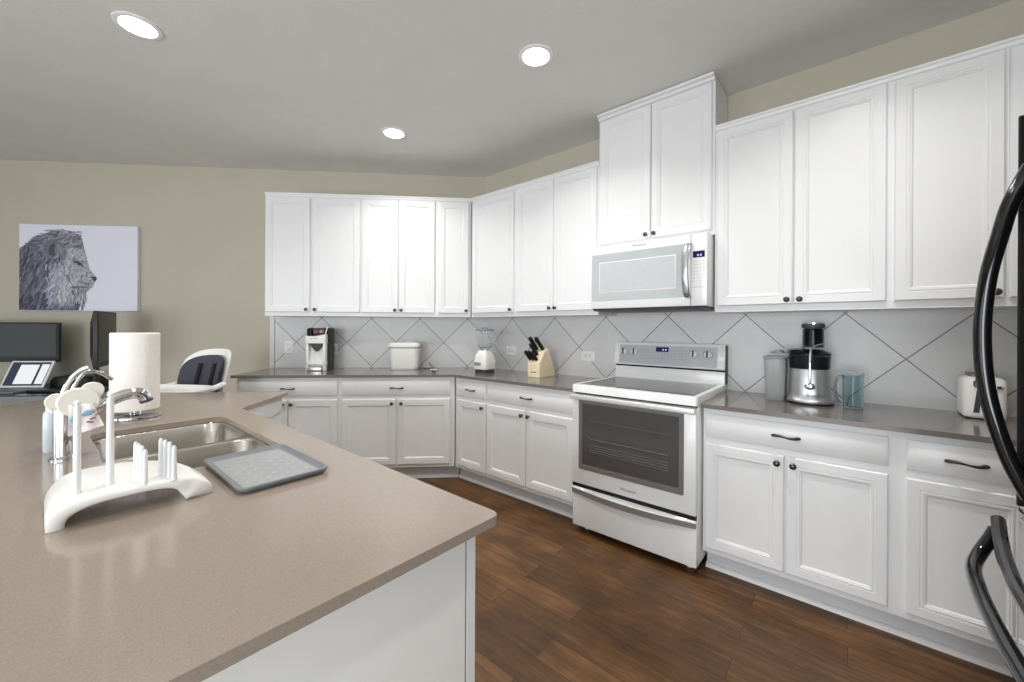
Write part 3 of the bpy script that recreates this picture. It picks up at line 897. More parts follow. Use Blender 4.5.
for cy_, cz_, r_, in ((0.020, 0.024, 0.010), (0.028, 0.027, 0.008), (-0.008, 0.010, 0.010), (-0.006, -0.008, 0.008), (0.012, 0.020, 0.007)):
    b.sphere((0.0185, cy_, cz_), r_, 0.25, 1, 0.8, 12)
b.build('blue_motifs', M['cloth_blue'], cl)
b = MB()
for cy_, cz_, a in ((-0.004, 0.034, 0.6), (0.040, 0.018, 0.7), (0.024, -0.004, -0.2), (0.030, 0.006, 0.3)):
    dv = Vector((0, math.cos(a), math.sin(a))) * 0.007
    b.tube([Vector((0.0185, cy_, cz_)) - dv, Vector((0.0185, cy_, cz_)) + dv], 0.0022, 6)
b.build('red_motifs', M['cloth_red'], cl)

# pale soap bottle behind the faucet
sb = thing('soap_bottle', 'pale blue-white plastic bottle standing behind the chrome faucet', 'bottle', (0.922, -2.908, CT))
b = MB()
b.rings([[(x, y, z) for x, y in rrect(-0.030 * s, 0.030 * s, -0.016 * s, 0.016 * s, 0.014 * s, 5)] for z, s in ((0, 0.9), (0.006, 1), (0.108, 1), (0.122, 0.9), (0.128, 0.6), (0.130, 0.36))]); b.build('bottle_body', M['bottle'], sb)
b = MB(); b.lathe([(0.010, 0.129), (0.010, 0.140), (0.008, 0.142)], 18); b.build('cap', M['plastic'], sb)

# ------------------------------------------------------------------ drying rack with pegs
dk = thing('bottle_drying_rack', 'white D-shaped bottle drying rack with pegs in front of the sink', 'drying rack', (1.58, -2.79, CT))
# bridge-shaped shelf: stations along its length (top y,z / underside y,z / back x, front x)
ST = [(-2.922, 0.000, -2.897, 0.000, 1.530, 1.685), (-2.922, 0.020, -2.896, 0.010, 1.515, 1.690), (-2.912, 0.040, -2.890, 0.022, 1.495, 1.695),
      (-2.890, 0.053, -2.872, 0.033, 1.468, 1.700), (-2.850, 0.058, -2.845, 0.039, 1.462, 1.702), (-2.800, 0.059, -2.800, 0.041, 1.475, 1.704),
      (-2.760, 0.058, -2.755, 0.039, 1.492, 1.706), (-2.720, 0.055, -2.732, 0.032, 1.525, 1.707), (-2.695, 0.048, -2.722, 0.018, 1.565, 1.704),
      (-2.676, 0.036, -2.714, 0.006, 1.590, 1.704), (-2.663, 0.020, -2.712, 0.001, 1.600, 1.700), (-2.660, 0.000, -2.711, 0.000, 1.610, 1.692)]
cols = [smooth_path([(k, q[j], 0) for k, q in enumerate(ST)], 5) for j in range(6)]
R = []
for k in range(len(cols[0])):
    ty, tz, by, bz, xb, xf = (c[k].y for c in cols)
    tz, bz = max(tz, 0), max(min(bz, tz), 0)
    xb -= 1.58; xf -= 1.58; ty += 2.79; by += 2.79
    ring = []
    r = 0.007
    for x0_, sg_ in ((xb, -1), (xf, 1)):
        pts_ = [(x0_ - sg_ * r * (1 - math.cos(a_)), math.sin(a_)) for a_ in (PI / 2, PI / 3, PI / 6, 0, -PI / 6, -PI / 3, -PI / 2)]
        if sg_ > 0: pts_ = pts_
        else: pts_ = pts_[::-1]
        for x_, f_ in pts_:
            g = 0.5 + 0.5 * f_
            ring.append((x_, by + (ty - by) * g, bz + (tz - bz) * g))
    R.append(ring)
TOPZ = 0.058
b = MB(); b.rings(R); b.build('shelf', M['plastic'], dk, angle=60)
def peg(x, y, h, r0, r1, knobbed=False):
    b = MB()
    prof = [(r0 * 1.25, 0), (r0, 0.006), (r1, h * 0.9), (r1 * 0.95, h * 0.94)]
    if knobbed: prof += [(r1 * 0.5, h * 0.945), (r1 * 0.5, h * 0.96), (r1 * 0.9, h * 0.965), (r1 * 0.9, h * 0.985), (r1 * 0.4, h)]
    else: prof += [(r1 * 0.55, h)]
    b.lathe(prof, 14, (x - 1.58, y + 2.79, TOPZ - 0.003))
    return b.build('peg', M['clearish'], dk)
peg(1.657, -2.880, 0.190, 0.0062, 0.0058, True)
peg(1.649, -2.832, 0.200, 0.0068, 0.0060, True)
for i, h in enumerate((0.088, 0.086, 0.083, 0.076)):
    peg(1.660 + 0.0125 * i, -2.793 + 0.0035 * i, h, 0.0050, 0.0042)
for i, h in enumerate((0.088, 0.086, 0.083, 0.076)):
    peg(1.664 + 0.0135 * i, -2.752 + 0.0055 * i, h, 0.0050, 0.0042)

# grey tray
ty = thing('drip_tray', 'flat grey rectangular drip tray with dotted surface beside the sink', 'tray', (1.605, -2.522, CT))
x0, x1, y0, y1 = -0.168, 0.168, -0.108, 0.108
b = MB()
def rs(q, z, r): return [(x, y, z) for x, y in rrect(x0 + q, x1 - q, y0 + q, y1 - q, r, 5)]
b.rings([rs(0.012, 0.001, 0.016), rs(0.004, 0.007, 0.02), rs(0.0, 0.014, 0.024), rs(0.001, 0.0165, 0.023), rs(0.006, 0.0165, 0.020), rs(0.012, 0.009, 0.014), rs(0.020, 0.0060, 0.010)])
b.build('rim', M['greypl'], ty)
b = MB(); b.rings([rs(0.0195, 0.0045, 0.010), rs(0.0195, 0.0068, 0.010)]); b.build('tray_floor', M['greyfloor'], ty)
b = MB()
for i in range(12):
    for j in range(7):
        if (i + j) % 2: continue
        b.lathe([(0.0066, 0.0062), (0.0062, 0.0076), (0.004, 0.0080)], 10, (x0 + 0.045 + i * 0.0222, y0 + 0.038 + j * 0.0235, 0))
b.build('raised_dots', M['greydots'], ty)

# paper towel
ph = thing('paper_towel_holder', 'chrome upright paper towel holder with round base on the island', 'holder', (0.47, -2.66, CT))
b = MB(); b.lathe([(0.086, 0), (0.090, 0.004), (0.089, 0.010), (0.078, 0.015), (0.02, 0.018), (0.006, 0.020)], 40); b.build('base', M['chrome'], ph)
b = MB(); b.lathe([(0.006, 0.019), (0.006, 0.352), (0.010, 0.356), (0.010, 0.362), (0.005, 0.366)], 16); b.build('post', M['chrome'], ph)
b = MB()
for a in (-0.6, 0.5): b.tube([(0.03 * math.cos(a), 0.03 * math.sin(a), 0.017), (0.03 * math.cos(a), 0.03 * math.sin(a), 0.034)], 0.003, 8)
b.lathe([(0.045, 0.033), (0.045, 0.035)], 24)
b.build('roll_rest', M['chrome'], ph)
pr = thing('paper_towel_roll', 'full white paper towel roll upright on the chrome holder', 'paper towel', (0.47, -2.66, CT + 0.0355))
b = MB()
sg = 48
prof = []
R = []
for z, dr in ((0, -0.003), (0.003, 0), (0.329, 0), (0.333, -0.003)):
    ring = []
    for i in range(sg):
        a = 2 * PI * i / sg
        r = 0.0815 + dr
        ring.append((r * math.cos(a), r * math.sin(a), z))
    R.append(ring)
R = [[(0.02 * math.cos(2 * PI * i / sg), 0.02 * math.sin(2 * PI * i / sg), 0) for i in range(sg)]] + R + [[(0.02 * math.cos(2 * PI * i / sg), 0.02 * math.sin(2 * PI * i / sg), 0.333) for i in range(sg)]]
b.rings(R + [R[0]], False, False)
b.build('towel_sheets', M['paper'], pr)
b = MB()
a0 = math.radians(20)
R = []
for k in range(8):
    a = a0 + k * 0.06
    r = 0.0835 + 0.003 * (1 - k / 7) ** 2
    R.append([(r * math.cos(a), r * math.sin(a), 0.004), (r * math.cos(a), r * math.sin(a), 0.329), ((r - 0.0015) * math.cos(a), (r - 0.0015) * math.sin(a), 0.329), ((r - 0.0015) * math.cos(a), (r - 0.0015) * math.sin(a), 0.004)])
b.rings(R); b.build('loose_end', M['paper'], pr)

# ------------------------------------------------------------------ worktop appliances
def onB(t, d, z=CT): return tuple(B(t, d, z))
# espresso machine
em = thing('coffee_machine', 'white and black upright coffee machine on the worktop by the outlet', 'coffee machine', onB(1.532, 0.20), RB)
b = MB()
b.rings([[(x, y, z) for x, y in rrect(-0.086, 0.088, yy, 0.10, 0.012, 3)] for z, yy in ((0, -0.075), (0.05, -0.07), (0.32, -0.07), (0.385, -0.085), (0.392, -0.075))])
b.build('body', M['blackmat'], em)
b = MB()
# white front frame with open bay
b.box(-0.090, -0.068, -0.115, -0.02, 0.0, 0.315, 0.004)
b.box(0.060, 0.082, -0.115, -0.02, 0.0, 0.315, 0.004)
b.rings([[(x, y, z) for y, z in ((-0.118, 0.252), (-0.122, 0.318 + 0.018 * max(0, x / 0.09)), (-0.02, 0.318 + 0.018 * max(0, x / 0.09)), (-0.02, 0.252))] for x in np.linspace(-0.090, 0.084, 9)])
b.box(-0.090, 0.084, -0.115, -0.02, 0.056, 0.078, 0.003)
b.box(-0.068, 0.062, -0.075, -0.06, 0.0, 0.26)
b.build('front_frame', M['plastic'], em)
b = MB(); b.tube(smooth_path([(0.080, -0.112, 0.30), (0.083, -0.106, 0.35), (0.092, -0.092, 0.40)], 6), 0.005, 8); b.build('side_rail', M['plastic'], em)
b = MB()
b.rings([[(x, y, z) for x, y in ((-w, -0.112), (w, -0.112), (w, -0.06), (-w, -0.06))] for z, w in ((0.253, 0.060), (0.225, 0.045), (0.185, 0.010), (0.178, 0.006))])
b.build('spout', M['blackmat'], em)
b = MB(); b.box(-0.066, 0.060, -0.150, -0.076, 0.0, 0.034, 0.004); b.box(-0.060, 0.054, -0.148, -0.080, 0.034, 0.038); b.build('drip_tray', M['satin'], em)
b = MB()
b.box(-0.030, 0.070, -0.105, -0.075, 0.330, 0.390, 0.006); b.build('bean_hopper', M['brown'], em)
b = MB()
for x in (-0.080, -0.056): b.lathe([(0.010, 0.32), (0.010, 0.382), (0.007, 0.386)], 14, (x, -0.09, 0))
b.build('canister', M['blackmat'], em)
b = MB(); b.box(-0.045, 0.015, -0.1228, -0.118, 0.292, 0.300); b.build('brand_mark', M['panelgrey'], em)

# white lidded bin
bn = thing('storage_bin', 'white rounded storage bin with a flat lid on the worktop', 'bin', onB(0.760, 0.155), RB)
b = MB(); b.rings([[(x, y, z) for x, y in rrect(-0.14 * s, 0.14 * s, -0.095 * s, 0.095 * s, 0.05 * s, 6)] for z, s in ((0, 0.86), (0.006, 0.91), (0.02, 0.945), (0.205, 1.0))]); b.build('bin_body', M['plastic'], bn)
b = MB(); b.rings([[(x, y, z) for x, y in rrect(-0.148 * s, 0.148 * s, -0.102 * s, 0.102 * s, 0.054 * s, 6)] for z, s in ((0.212, 0.985), (0.216, 1.0), (0.238, 1.0), (0.252, 0.95), (0.258, 0.80), (0.260, 0.40))]); ld = b.build('lid', M['plastic'], bn)
b = MB(); b.rings([[(x, y, z) for x, y in rrect(-0.141, 0.141, -0.096, 0.096, 0.05, 6)] for z in (0.2045, 0.2125)]); b.build('lid_seal', M['midgrey'], bn)
b = MB(); b.tube(smooth_path([(0.02, -0.03, 0.2605), (0.05, -0.03, 0.268), (0.08, -0.03, 0.2605)], 5), 0.003, 8); b.build('lid_grip', M['plastic'], ld)
# cord + small dish
b = MB(); b.tube(smooth_path([onB(0.60, 0.10, CT + 0.004), onB(0.56, 0.15, CT + 0.004), onB(0.52, 0.14, CT + 0.004), onB(0.50, 0.10, CT + 0.004), onB(0.53, 0.06, CT + 0.03), onB(0.55, 0.035, CT + 0.05)], 8), 0.0032, 8)
tag(b.build('power_cord', M['strap']), 'thin black power cord coiled beside the white bin', 'cord')
ds = thing('glass_dish', 'small clear glass dish with white rim near the blender', 'dish', (0.092, -0.748 + 0.03, CT))
b = MB(); b.lathe([(0.022, 0.0), (0.024, 0.004), (0.014, 0.010), (0.014, 0.014), (0.036, 0.030), (0.045, 0.052), (0.0425, 0.052), (0.033, 0.032), (0.008, 0.018)], 28); b.build('bowl', M['glass'], ds)
b = MB(); b.lathe([(0.006, 0.0195), (0.032, 0.032), (0.034, 0.036), (0.004, 0.036)], 24); b.build('contents', M['plastic'], ds)

# blender
bl = thing('blender', 'white countertop blender with clear glass jar in the corner', 'blender', (0.352, -0.352, CT), 0.0)
b = MB(); b.rings([[(x, y, z) for x, y in rrect(-0.070 * s, 0.070 * s, -0.070 * s, 0.070 * s, 0.028 * s, 5)] for z, s in ((0, 0.98), (0.034, 0.98))]); b.build('foot', M['darkgrey'], bl)
b = MB(); b.rings([[(x, y, z) for x, y in rrect(-0.075 * s, 0.075 * s, -0.075 * s, 0.075 * s, 0.03 * s, 5)] for z, s in ((0.034, 1.0), (0.040, 1.03), (0.11, 1.02), (0.16, 0.85), (0.195, 0.62), (0.202, 0.55))]); mb_ = b.build('motor_base', M['plastic'], bl)
b = MB()
mtb = Matrix.Rotation(0.35, 4, 'Z')
for i in range(5): b.box(-0.052 + i * 0.016, -0.041 + i * 0.016, -0.0795, -0.076, 0.066, 0.096, 0.001, 1)
b.build('button', M['midgrey'], mb_)
b = MB()
b.lathe([(0.036, 0.202), (0.042, 0.212), (0.062, 0.238), (0.074, 0.275), (0.078, 0.330), (0.079, 0.375), (0.076, 0.375), (0.075, 0.330), (0.071, 0.277), (0.059, 0.241), (0.034, 0.222)], 32, cap0=False, cap1=False)
b.lathe([(0.002, 0.2215), (0.034, 0.222)], 32, cap0=False, cap1=False)
b.build('jar', M['glass'], bl)
b = MB(); b.tube(smooth_path([(0.079, 0, 0.355), (0.110, 0, 0.352), (0.118, 0, 0.320), (0.106, 0, 0.272), (0.062, 0, 0.256)], 6), 0.007, 10); b.build('jar_handle', M['glass'], bl)
b = MB(); b.lathe([(0.082, 0.3755), (0.084, 0.382), (0.078, 0.390), (0.034, 0.392), (0.032, 0.402), (0.026, 0.405)], 32); b.build('lid', M['greypl'], bl)
b = MB(); b.lathe([(0.038, 0.196), (0.042, 0.206), (0.038, 0.214)], 28); b.build('collar', M['satin'], bl)

# knife block
kb = thing('knife_block', 'pale wood knife block with black-handled knives on the worktop', 'knife block', (0.890, -0.245, CT), 0.02)
b = MB()
prof = [(-0.095, 0.0), (0.135, 0.0), (0.120, 0.05), (0.030, 0.235), (-0.012, 0.215), (-0.095, 0.118)]
b.prism([(y, z) for y, z in prof], -0.060, 0.060, 'x')
bmesh.ops.bevel(b.bm, geom=list(b.bm.edges), offset=0.003, segments=2, affect='EDGES')
blk = b.build('block', M['maple'], kb)
b = MB(); b.box(-0.030, 0.026, -0.0955, -0.094, 0.038, 0.047); b.build('brand_mark', M['midgrey'], kb)
def knife(x, y, z, L, w, name='kitchen_knife', lab=''):
    # handle rises out of the sloping face towards the viewer's left
    t = thing(name, lab, 'knife', (0.890 + x, -0.245 + y, CT + z), 0.02, 'knives in the wooden block')
    d = Vector((-0.22, -0.56, 0.80)).normalized()
    b = MB()
    n = 7
    pts = [d * (L * k / (n - 1)) for k in range(n)]
    rad = [w * s for s in (0.85, 0.95, 1.0, 0.95, 1.0, 1.1, 0.8)]
    b.tube(pts, rad, 10, flat=1.0)
    b.build('handle', M['blackmat'], t)
    b = MB(); b.tube([d * -0.004, d * 0.004], w * 0.5, 8); b.build('blade', M['steel'], t)
for (x, y, z, L, w, lab) in (
    (-0.034, 0.000, 0.224, 0.125, 0.0165, 'tall black-handled knife, leftmost in the top row of the wooden block'),
    (0.026, 0.000, 0.224, 0.125, 0.0175, 'thick black-handled knife, rightmost in the top row of the wooden block'),
    (-0.004, -0.040, 0.182, 0.115, 0.0160, 'black-handled knife in the middle row of the wooden block'),
    (-0.044, -0.075, 0.141, 0.090, 0.0142, 'short black-handled knife at left in the low row of the wooden block'),
    (-0.012, -0.075, 0.141, 0.090, 0.0142, 'short black-handled knife in the centre of the low row'),
    (0.020, -0.075, 0.141, 0.088, 0.0142, 'short black-handled knife at right in the low row')):
    knife(x, y, z, L, w, lab=lab)

# juicer
jx, jy = 2.685, -0.225
jc = thing('juicer', 'large silver centrifugal juicer with clear feed chute on the worktop', 'juicer', (jx, jy, CT))
b = MB()
b.rings([[(x * s, y * s * 0.92, z) for x, y in rrect(-0.099, 0.099, -0.105, 0.105, 0.085, 8)] for z, s in ((0.0, 1.0), (0.008, 1.04), (0.022, 1.04), (0.034, 0.95), (0.06, 0.91), (0.185, 0.86), (0.19, 0.84))])
b.build('motor_base', M['juicer'], jc)
b = MB(); b.rings([[(x * s, y * s * 0.92, z) for x, y in rrect(-0.099, 0.099, -0.105, 0.105, 0.085, 8)] for z, s in ((0.0002, 1.01), (0.007, 1.055), (0.0115, 1.05))]); b.build('foot_ring', M['blackmat'], jc)
b = MB(); b.rings([[(x * s, y * s * 0.92, z) for x, y in rrect(-0.099, 0.099, -0.105, 0.105, 0.085, 8)] for z, s in ((0.188, 0.87), (0.194, 0.90), (0.262, 0.94), (0.268, 0.90))]); b.build('filter_bowl', M['smoke'], jc)
b = MB(); b.lathe([(0.070, 0.192), (0.072, 0.255), (0.02, 0.258)], 24); b.build('filter_basket', M['darkgrey'], jc)
b = MB()
b.rings([[(x * s + dx, y * s * 0.92, z) for x, y in rrect(-0.099, 0.099, -0.105, 0.105, 0.085, 8)] for z, s, dx in ((0.267, 0.97, 0), (0.271, 0.97, 0), (0.282, 0.80, 0), (0.290, 0.60, 0), (0.293, 0.42, 0))])
b.build('cover', M['teal'], jc)
b = MB()
R = []
for k in range(9):
    a = k / 8
    x = -0.02 - 0.16 * a
    zt = 0.298 - 0.022 * a ** 2
    w = 0.070 - 0.012 * a
    R.append([(x, -w, 0.268), (x, -w * 0.8, zt - 0.008), (x, 0, zt), (x, w * 0.8, zt - 0.008), (x, w, 0.268)])
b.rings(R); b.build('pulp_spout', M['teal'], jc)
b = MB()
b.lathe([(0.049, 0.300), (0.047, 0.398), (0.050, 0.402), (0.047, 0.402), (0.044, 0.396), (0.045, 0.305)], 32, (0.015, 0, 0), cap0=False, cap1=False); b.build('feed_chute', M['smoke'], jc)
b = MB(); b.lathe([(0.040, 0.312), (0.041, 0.405), (0.051, 0.408), (0.053, 0.416), (0.051, 0.428), (0.044, 0.432), (0.02, 0.433)], 32, (0.015, 0, 0)); ps = b.build('pusher', M['darkgrey'], jc)
b = MB(); b.lathe([(0.050, 0.4285), (0.047, 0.434), (0.03, 0.436)], 32, (0.015, 0, 0)); b.build('pusher_cap', M['satin'], ps)
b = MB()
fy = -0.100
b.tube(smooth_path([(0.008, fy + 0.006, 0.085), (0.008, fy - 0.006, 0.12), (0.008, fy - 0.006, 0.22), (0.010, fy + 0.012, 0.292), (0.012, fy + 0.04, 0.310)], 6), 0.0052, 10)
b.tube(smooth_path([(0.012, fy + 0.036, 0.306), (0.04, fy + 0.04, 0.318), (0.070, fy + 0.05, 0.326)], 4), 0.0035, 8)
b.build('locking_arm', M['chrome'], jc)
b = MB(); b.sphere((0.008, fy - 0.002, 0.10), 0.021, 1.15, 0.45, 0.85, 20); b.build('arm_latch', M['chrome'], jc)
text_mesh('brand_mark', 'Breville', 0.026, facing(0.030, -0.0925, 0.052), M['darkgrey'], jc, 0.0006)
# pulp bin attached to the juicer
b = MB(); b.rings([[(x + -0.155, y + 0.01, z) for x, y in rrect(-0.054 * s, 0.054 * s, -0.070 * s, 0.070 * s, 0.034 * s, 6)] for z, s in ((0.0, 0.78), (0.006, 0.84), (0.235, 1.0), (0.242, 1.10), (0.246, 1.10), (0.246, 0.96), (0.05, 0.82))]); b.build('pulp_bin', M['pulp'], jc)

# juice jug
jg = thing('juice_jug', 'teal-tinted clear juice jug standing right of the silver juicer', 'jug', (2.865, -0.250, CT))
b = MB()
b.lathe([(0.036, 0.0), (0.039, 0.004), (0.041, 0.05), (0.043, 0.162), (0.045, 0.170), (0.0425, 0.170), (0.0405, 0.160), (0.0385, 0.05), (0.035, 0.008), (0.002, 0.007)], 36, cap1=True)
b.build('jug_body', M['teal'], jg)
b = MB()
b.tube(smooth_path([(-0.038, -0.016, 0.158), (-0.058, -0.024, 0.156), (-0.070, -0.030, 0.118), (-0.068, -0.029, 0.062), (-0.056, -0.024, 0.026), (-0.036, -0.015, 0.022)], 6), 0.0075, 10); b.build('jug_handle', M['teal'], jg)
b = MB(); b.lathe([(0.0455, 0.1705), (0.0465, 0.176), (0.040, 0.180), (0.02, 0.181)], 36); b.build('jug_lid', M['teal'], jg)

# toaster
tz = thing('toaster', 'white toaster with dark lever slot and chrome dial, beside the fridge handle', 'toaster', (3.312, -0.125, CT))
b = MB()
b.rings([[(x, y, z) for x, y in rrect(-0.066 + q, 0.066 - q, -0.095 + q, 0.085 - q, 0.026, 5)] for z, q in ((0.006, 0.006), (0.012, 0.001), (0.02, 0.0), (0.165, 0.0), (0.178, 0.004), (0.186, 0.016), (0.188, 0.03))]); b.build('body', M['plastic'], tz)
b = MB()
for sx in (-1, 1):
    for sy in (-1, 1): b.lathe([(0.01, 0), (0.01, 0.01)], 10, (sx * 0.045, sy * 0.06, 0))
b.build('feet', M['blackmat'], tz)
b = MB(); b.prism([(x, z) for x, z in ((-0.036, 0.030), (-0.018, 0.030), (-0.010, 0.130), (-0.026, 0.130))], -0.0965, -0.090, 'y'); b.build('lever_slot', M['darkgrey'], tz)
b = MB(); b.lathe([(0.026, 0), (0.026, 0.006), (0.020, 0.014), (0.012, 0.016)], 24, mtx=Matrix.Translation((-0.012, -0.095, 0.160)) @ Matrix.Rotation(PI / 2, 4, 'X')); b.build('dial', M['chrome'], tz)
b = MB(); b.box(-0.040, 0.030, -0.06, 0.06, 0.1865, 0.202, 0.003); b.build('slot_cage', M['bronze'], tz)
b = MB(); b.box(0.026, 0.05, -0.106, -0.094, 0.140, 0.156, 0.003); b.build('lever', M['chrome'], tz)

# ------------------------------------------------------------------ outlets
def outlet(label, loc, rz, w, h, kind, plug=False):
    t = thing('wall_outlet' if kind != 'switch' else 'light_switch', label, 'outlet' if kind != 'switch' else 'switch', loc, rz)
    b = MB(); b.box(-w / 2, w / 2, -0.005, 0.0, -h / 2, h / 2, 0.002); b.build('plate', M['plate'], t)
    b = MB()
    if kind == 'wide':
        b.box(-w * 0.32, w * 0.32, -0.0075, -0.004, -h * 0.24, h * 0.24, 0.001)
    else: b.box(-w * 0.22, w * 0.22, -0.0075, -0.004, -h * 0.30, h * 0.30, 0.001)
    b.build('face', M['enamel'], t)
    b = MB()
    for s in (-1, 1):
        for q in (-0.006, 0.006):
            if kind == 'wide': b.box(s * w * 0.17 - 0.004, s * w * 0.17 + 0.004, -0.0085, -0.007, q - 0.0012, q + 0.0012)
            else: b.box(q - 0.0012, q + 0.0012, -0.0085, -0.007, s * h * 0.16 - 0.004, s * h * 0.16 + 0.004)
    b.build('slots', M['darkgrey'], t)
    if plug:
        b = MB(); b.box(-0.022, 0.010, -0.032, -0.0086, -0.012, 0.014, 0.005); b.build('plug', M['blackmat'], t)
    return t
outlet('white upright wall outlet left of the coffee machine', onB(1.906, 0.0125, 1.120), RB, 0.078, 0.122, 'tall')
outlet('white wall outlet with a black plug, right of the coffee machine', onB(1.478, 0.0125, 1.098), RB, 0.070, 0.114, 'tall', True)
outlet('white sideways wall outlet between the blender and knife block', (0.376, -0.0125, 1.100), 0, 0.116, 0.082, 'wide')
outlet('white sideways wall outlet beside the range backguard', (1.207, -0.0125, 1.086), 0, 0.122, 0.080, 'wide')

# ------------------------------------------------------------------ ceiling lights
LIGHTS = [((0.055, -2.61), 'recessed ceiling light over the island wing, farthest left'), ((1.489, -1.122), 'recessed ceiling light in the middle, nearest the range'),
          ((0.091, -1.126), 'recessed ceiling light nearest the cabinet corner'), ((2.9, -1.12), 'recessed ceiling light in front of the toaster cabinet'), ((1.489, -2.61), 'recessed ceiling light straight above the sink'),
          ((2.9, -2.61), 'recessed ceiling light beside the black fridge'), ((0.2, -4.2), 'recessed ceiling light in the living area, toward the desk'), ((2.2, -4.4), 'recessed ceiling light in the living area, toward the added side window')]
LIGHT_W = (5, 9.5, 8, 8, 5, 3, 2, 2)
for ((x, y), lab), watt in zip(LIGHTS, LIGHT_W):
    if lab:
        t = thing('recessed_light', lab, 'ceiling light', (x, y, H), 0, 'recessed ceiling lights')
        b = MB(); b.lathe([(0.098, -0.001), (0.098, -0.005), (0.090, -0.009), (0.076, -0.007), (0.074, -0.001)], 40, cap0=False, cap1=False); b.build('trim_ring', M['enamel'], t)
        b = MB(); b.lathe([(0.0745, -0.0015), (0.0745, -0.004), (0.05, -0.0055), (0.01, -0.006)], 40); b.build('lens', M['lamp'], t)
    area_light('downlight', (x, y, H - 0.012), (0, 0, 0), 0.14, 0.14, watt, (1.0, 0.975, 0.94), 'DISK', math.radians(128))

# ------------------------------------------------------------------ lion canvas
pc = thing('canvas_picture', 'wide canvas print of a grey lion in profile on the end wall', 'picture', onB(3.780, 0.0, 1.855), RB)
cw, ch = 1.020, 0.800
b = MB(); b.box(-cw / 2, cw / 2, -0.036, -0.001, -ch / 2, ch / 2, 0.002); b.build('canvas', mat('canvas_edge', (228, 228, 236), 0.8), pc)
NX, NZ = 240, 180
rnd = np.random.default_rng(5)
img = np.empty((NZ, NX, 3)); img[:] = (210, 210, 221)
SXp, SZp = NX / 760.0, NZ / 560.0     # painting coordinates 760 x 560, origin top-left
yy, xx = np.mgrid[0:NZ, 0:NX]
PX, PZ = (xx + 0.5) / SXp, (yy + 0.5) / SZp
def inpoly(poly):
    r = np.zeros(PX.shape, bool)
    n = len(poly)
    for i in range(n):
        (x1, y1), (x2, y2) = poly[i], poly[(i + 1) % n]
        if y1 == y2: continue
        c = ((y1 > PZ) != (y2 > PZ)) & (PX < (x2 - x1) * (PZ - y1) / (y2 - y1) + x1)
        r ^= c
    return r
def fill(poly, col, a=1.0):
    k = inpoly(poly); img[k] = img[k] * (1 - a) + np.array(col) * a
def stroke(p0, p1, w, col, a=0.7, bend=0.0):
    p0, p1 = np.array(p0, float), np.array(p1, float)
    nrm = np.array((-(p1 - p0)[1], (p1 - p0)[0])) * bend
    for t in np.linspace(0, 1, 14):
        p = p0 * (1 - t) + p1 * t + nrm * math.sin(PI * t)
        ww = w * (1 - 0.75 * t)
        i0, i1 = int((p[0] - ww) * SXp), int((p[0] + ww) * SXp) + 1
        j0, j1 = int((p[1] - ww) * SZp), int((p[1] + ww) * SZp) + 1
        i0, j0 = max(0, i0), max(0, j0)
        if i1 <= i0 or j1 <= j0 or i0 >= NX or j0 >= NZ: continue
        sub = img[j0:min(j1, NZ), i0:min(i1, NX)]
        sub[:] = sub * (1 - a) + np.array(col) * a
def ell(c, r, col, a=1.0):
    k = ((PX - c[0]) / r[0]) ** 2 + ((PZ - c[1]) / r[1]) ** 2 < 1
    img[k] = img[k] * (1 - a) + np.array(col) * a
mane = [(0, 160), (40, 130), (90, 85), (170, 68), (200, 45), (280, 32), (340, 40), (380, 72), (405, 105), (412, 150), (425, 190), (432, 225), (425, 330), (410, 430), (415, 480), (400, 520), (360, 535), (340, 560), (0, 560)]
head = [(300, 150), (360, 145), (405, 160), (425, 190), (438, 240), (452, 290), (490, 335), (497, 350), (485, 372), (474, 402), (455, 415), (420, 420), (345, 410), (310, 370), (296, 300), (290, 210)]
chin = [(345, 408), (455, 415), (430, 440), (425, 475), (400, 515), (365, 525), (350, 470)]
fill(mane, (112, 112, 126)); fill(chin, (128, 130, 140))
for _ in range(1500):
    x, y = rnd.uniform(0, 420), rnd.uniform(30, 560)
    if not inpoly(mane)[min(NZ - 1, int(y * SZp)), min(NX - 1, int(x * SXp))]: continue
    L = rnd.uniform(35, 90)
    # hair flows back from the face and down
    an = math.radians(118 if x < 260 else 100) + rnd.normal(0, 0.22)
    if y < 140: an = math.radians(165) + rnd.normal(0, 0.25)
    dk_ = 0.30 + 0.35 * (y / 560) + (0.12 if x < 120 else 0)
    g = rnd.uniform(62, 172) * (1.14 - dk_ * 0.66)
    if 190 < x < 330 and 260 < y < 520: g = rnd.uniform(105, 195)
    stroke((x, y), (x + L * math.cos(an), y + L * math.sin(an)), rnd.uniform(2.5, 5), (g, g, g + 15), 0.6, rnd.normal(0, 0.08))
fill(head, (156, 156, 163))
for _ in range(320):
    x, y = rnd.uniform(292, 470), rnd.uniform(150, 415)
    if not inpoly(head)[min(NZ - 1, int(y * SZp)), min(NX - 1, int(x * SXp))]: continue
    g = rnd.uniform(108, 186)
    an = math.radians(40) + rnd.normal(0, 0.5)
    L = rnd.uniform(8, 24)
    stroke((x, y), (x - L * math.cos(an), y + L * math.sin(an)), 2.6, (g, g, g + 5), 0.5)
ell((205, 150), (56, 58), (98, 98, 110), 0.8); ell((215, 168), (30, 42), (70, 70, 84), 0.85); ell((248, 165), (24, 40), (138, 138, 146), 0.6)
for _ in range(60):
    a_ = rnd.uniform(0, 6.28); stroke((210 + 58 * math.cos(a_), 150 + 58 * math.sin(a_)), (205 + 75 * math.cos(a_ + .3), 150 + 75 * math.sin(a_ + .3)), 3, (lambda g_: (g_, g_, g_ + 10))(rnd.uniform(80, 150)), 0.55)
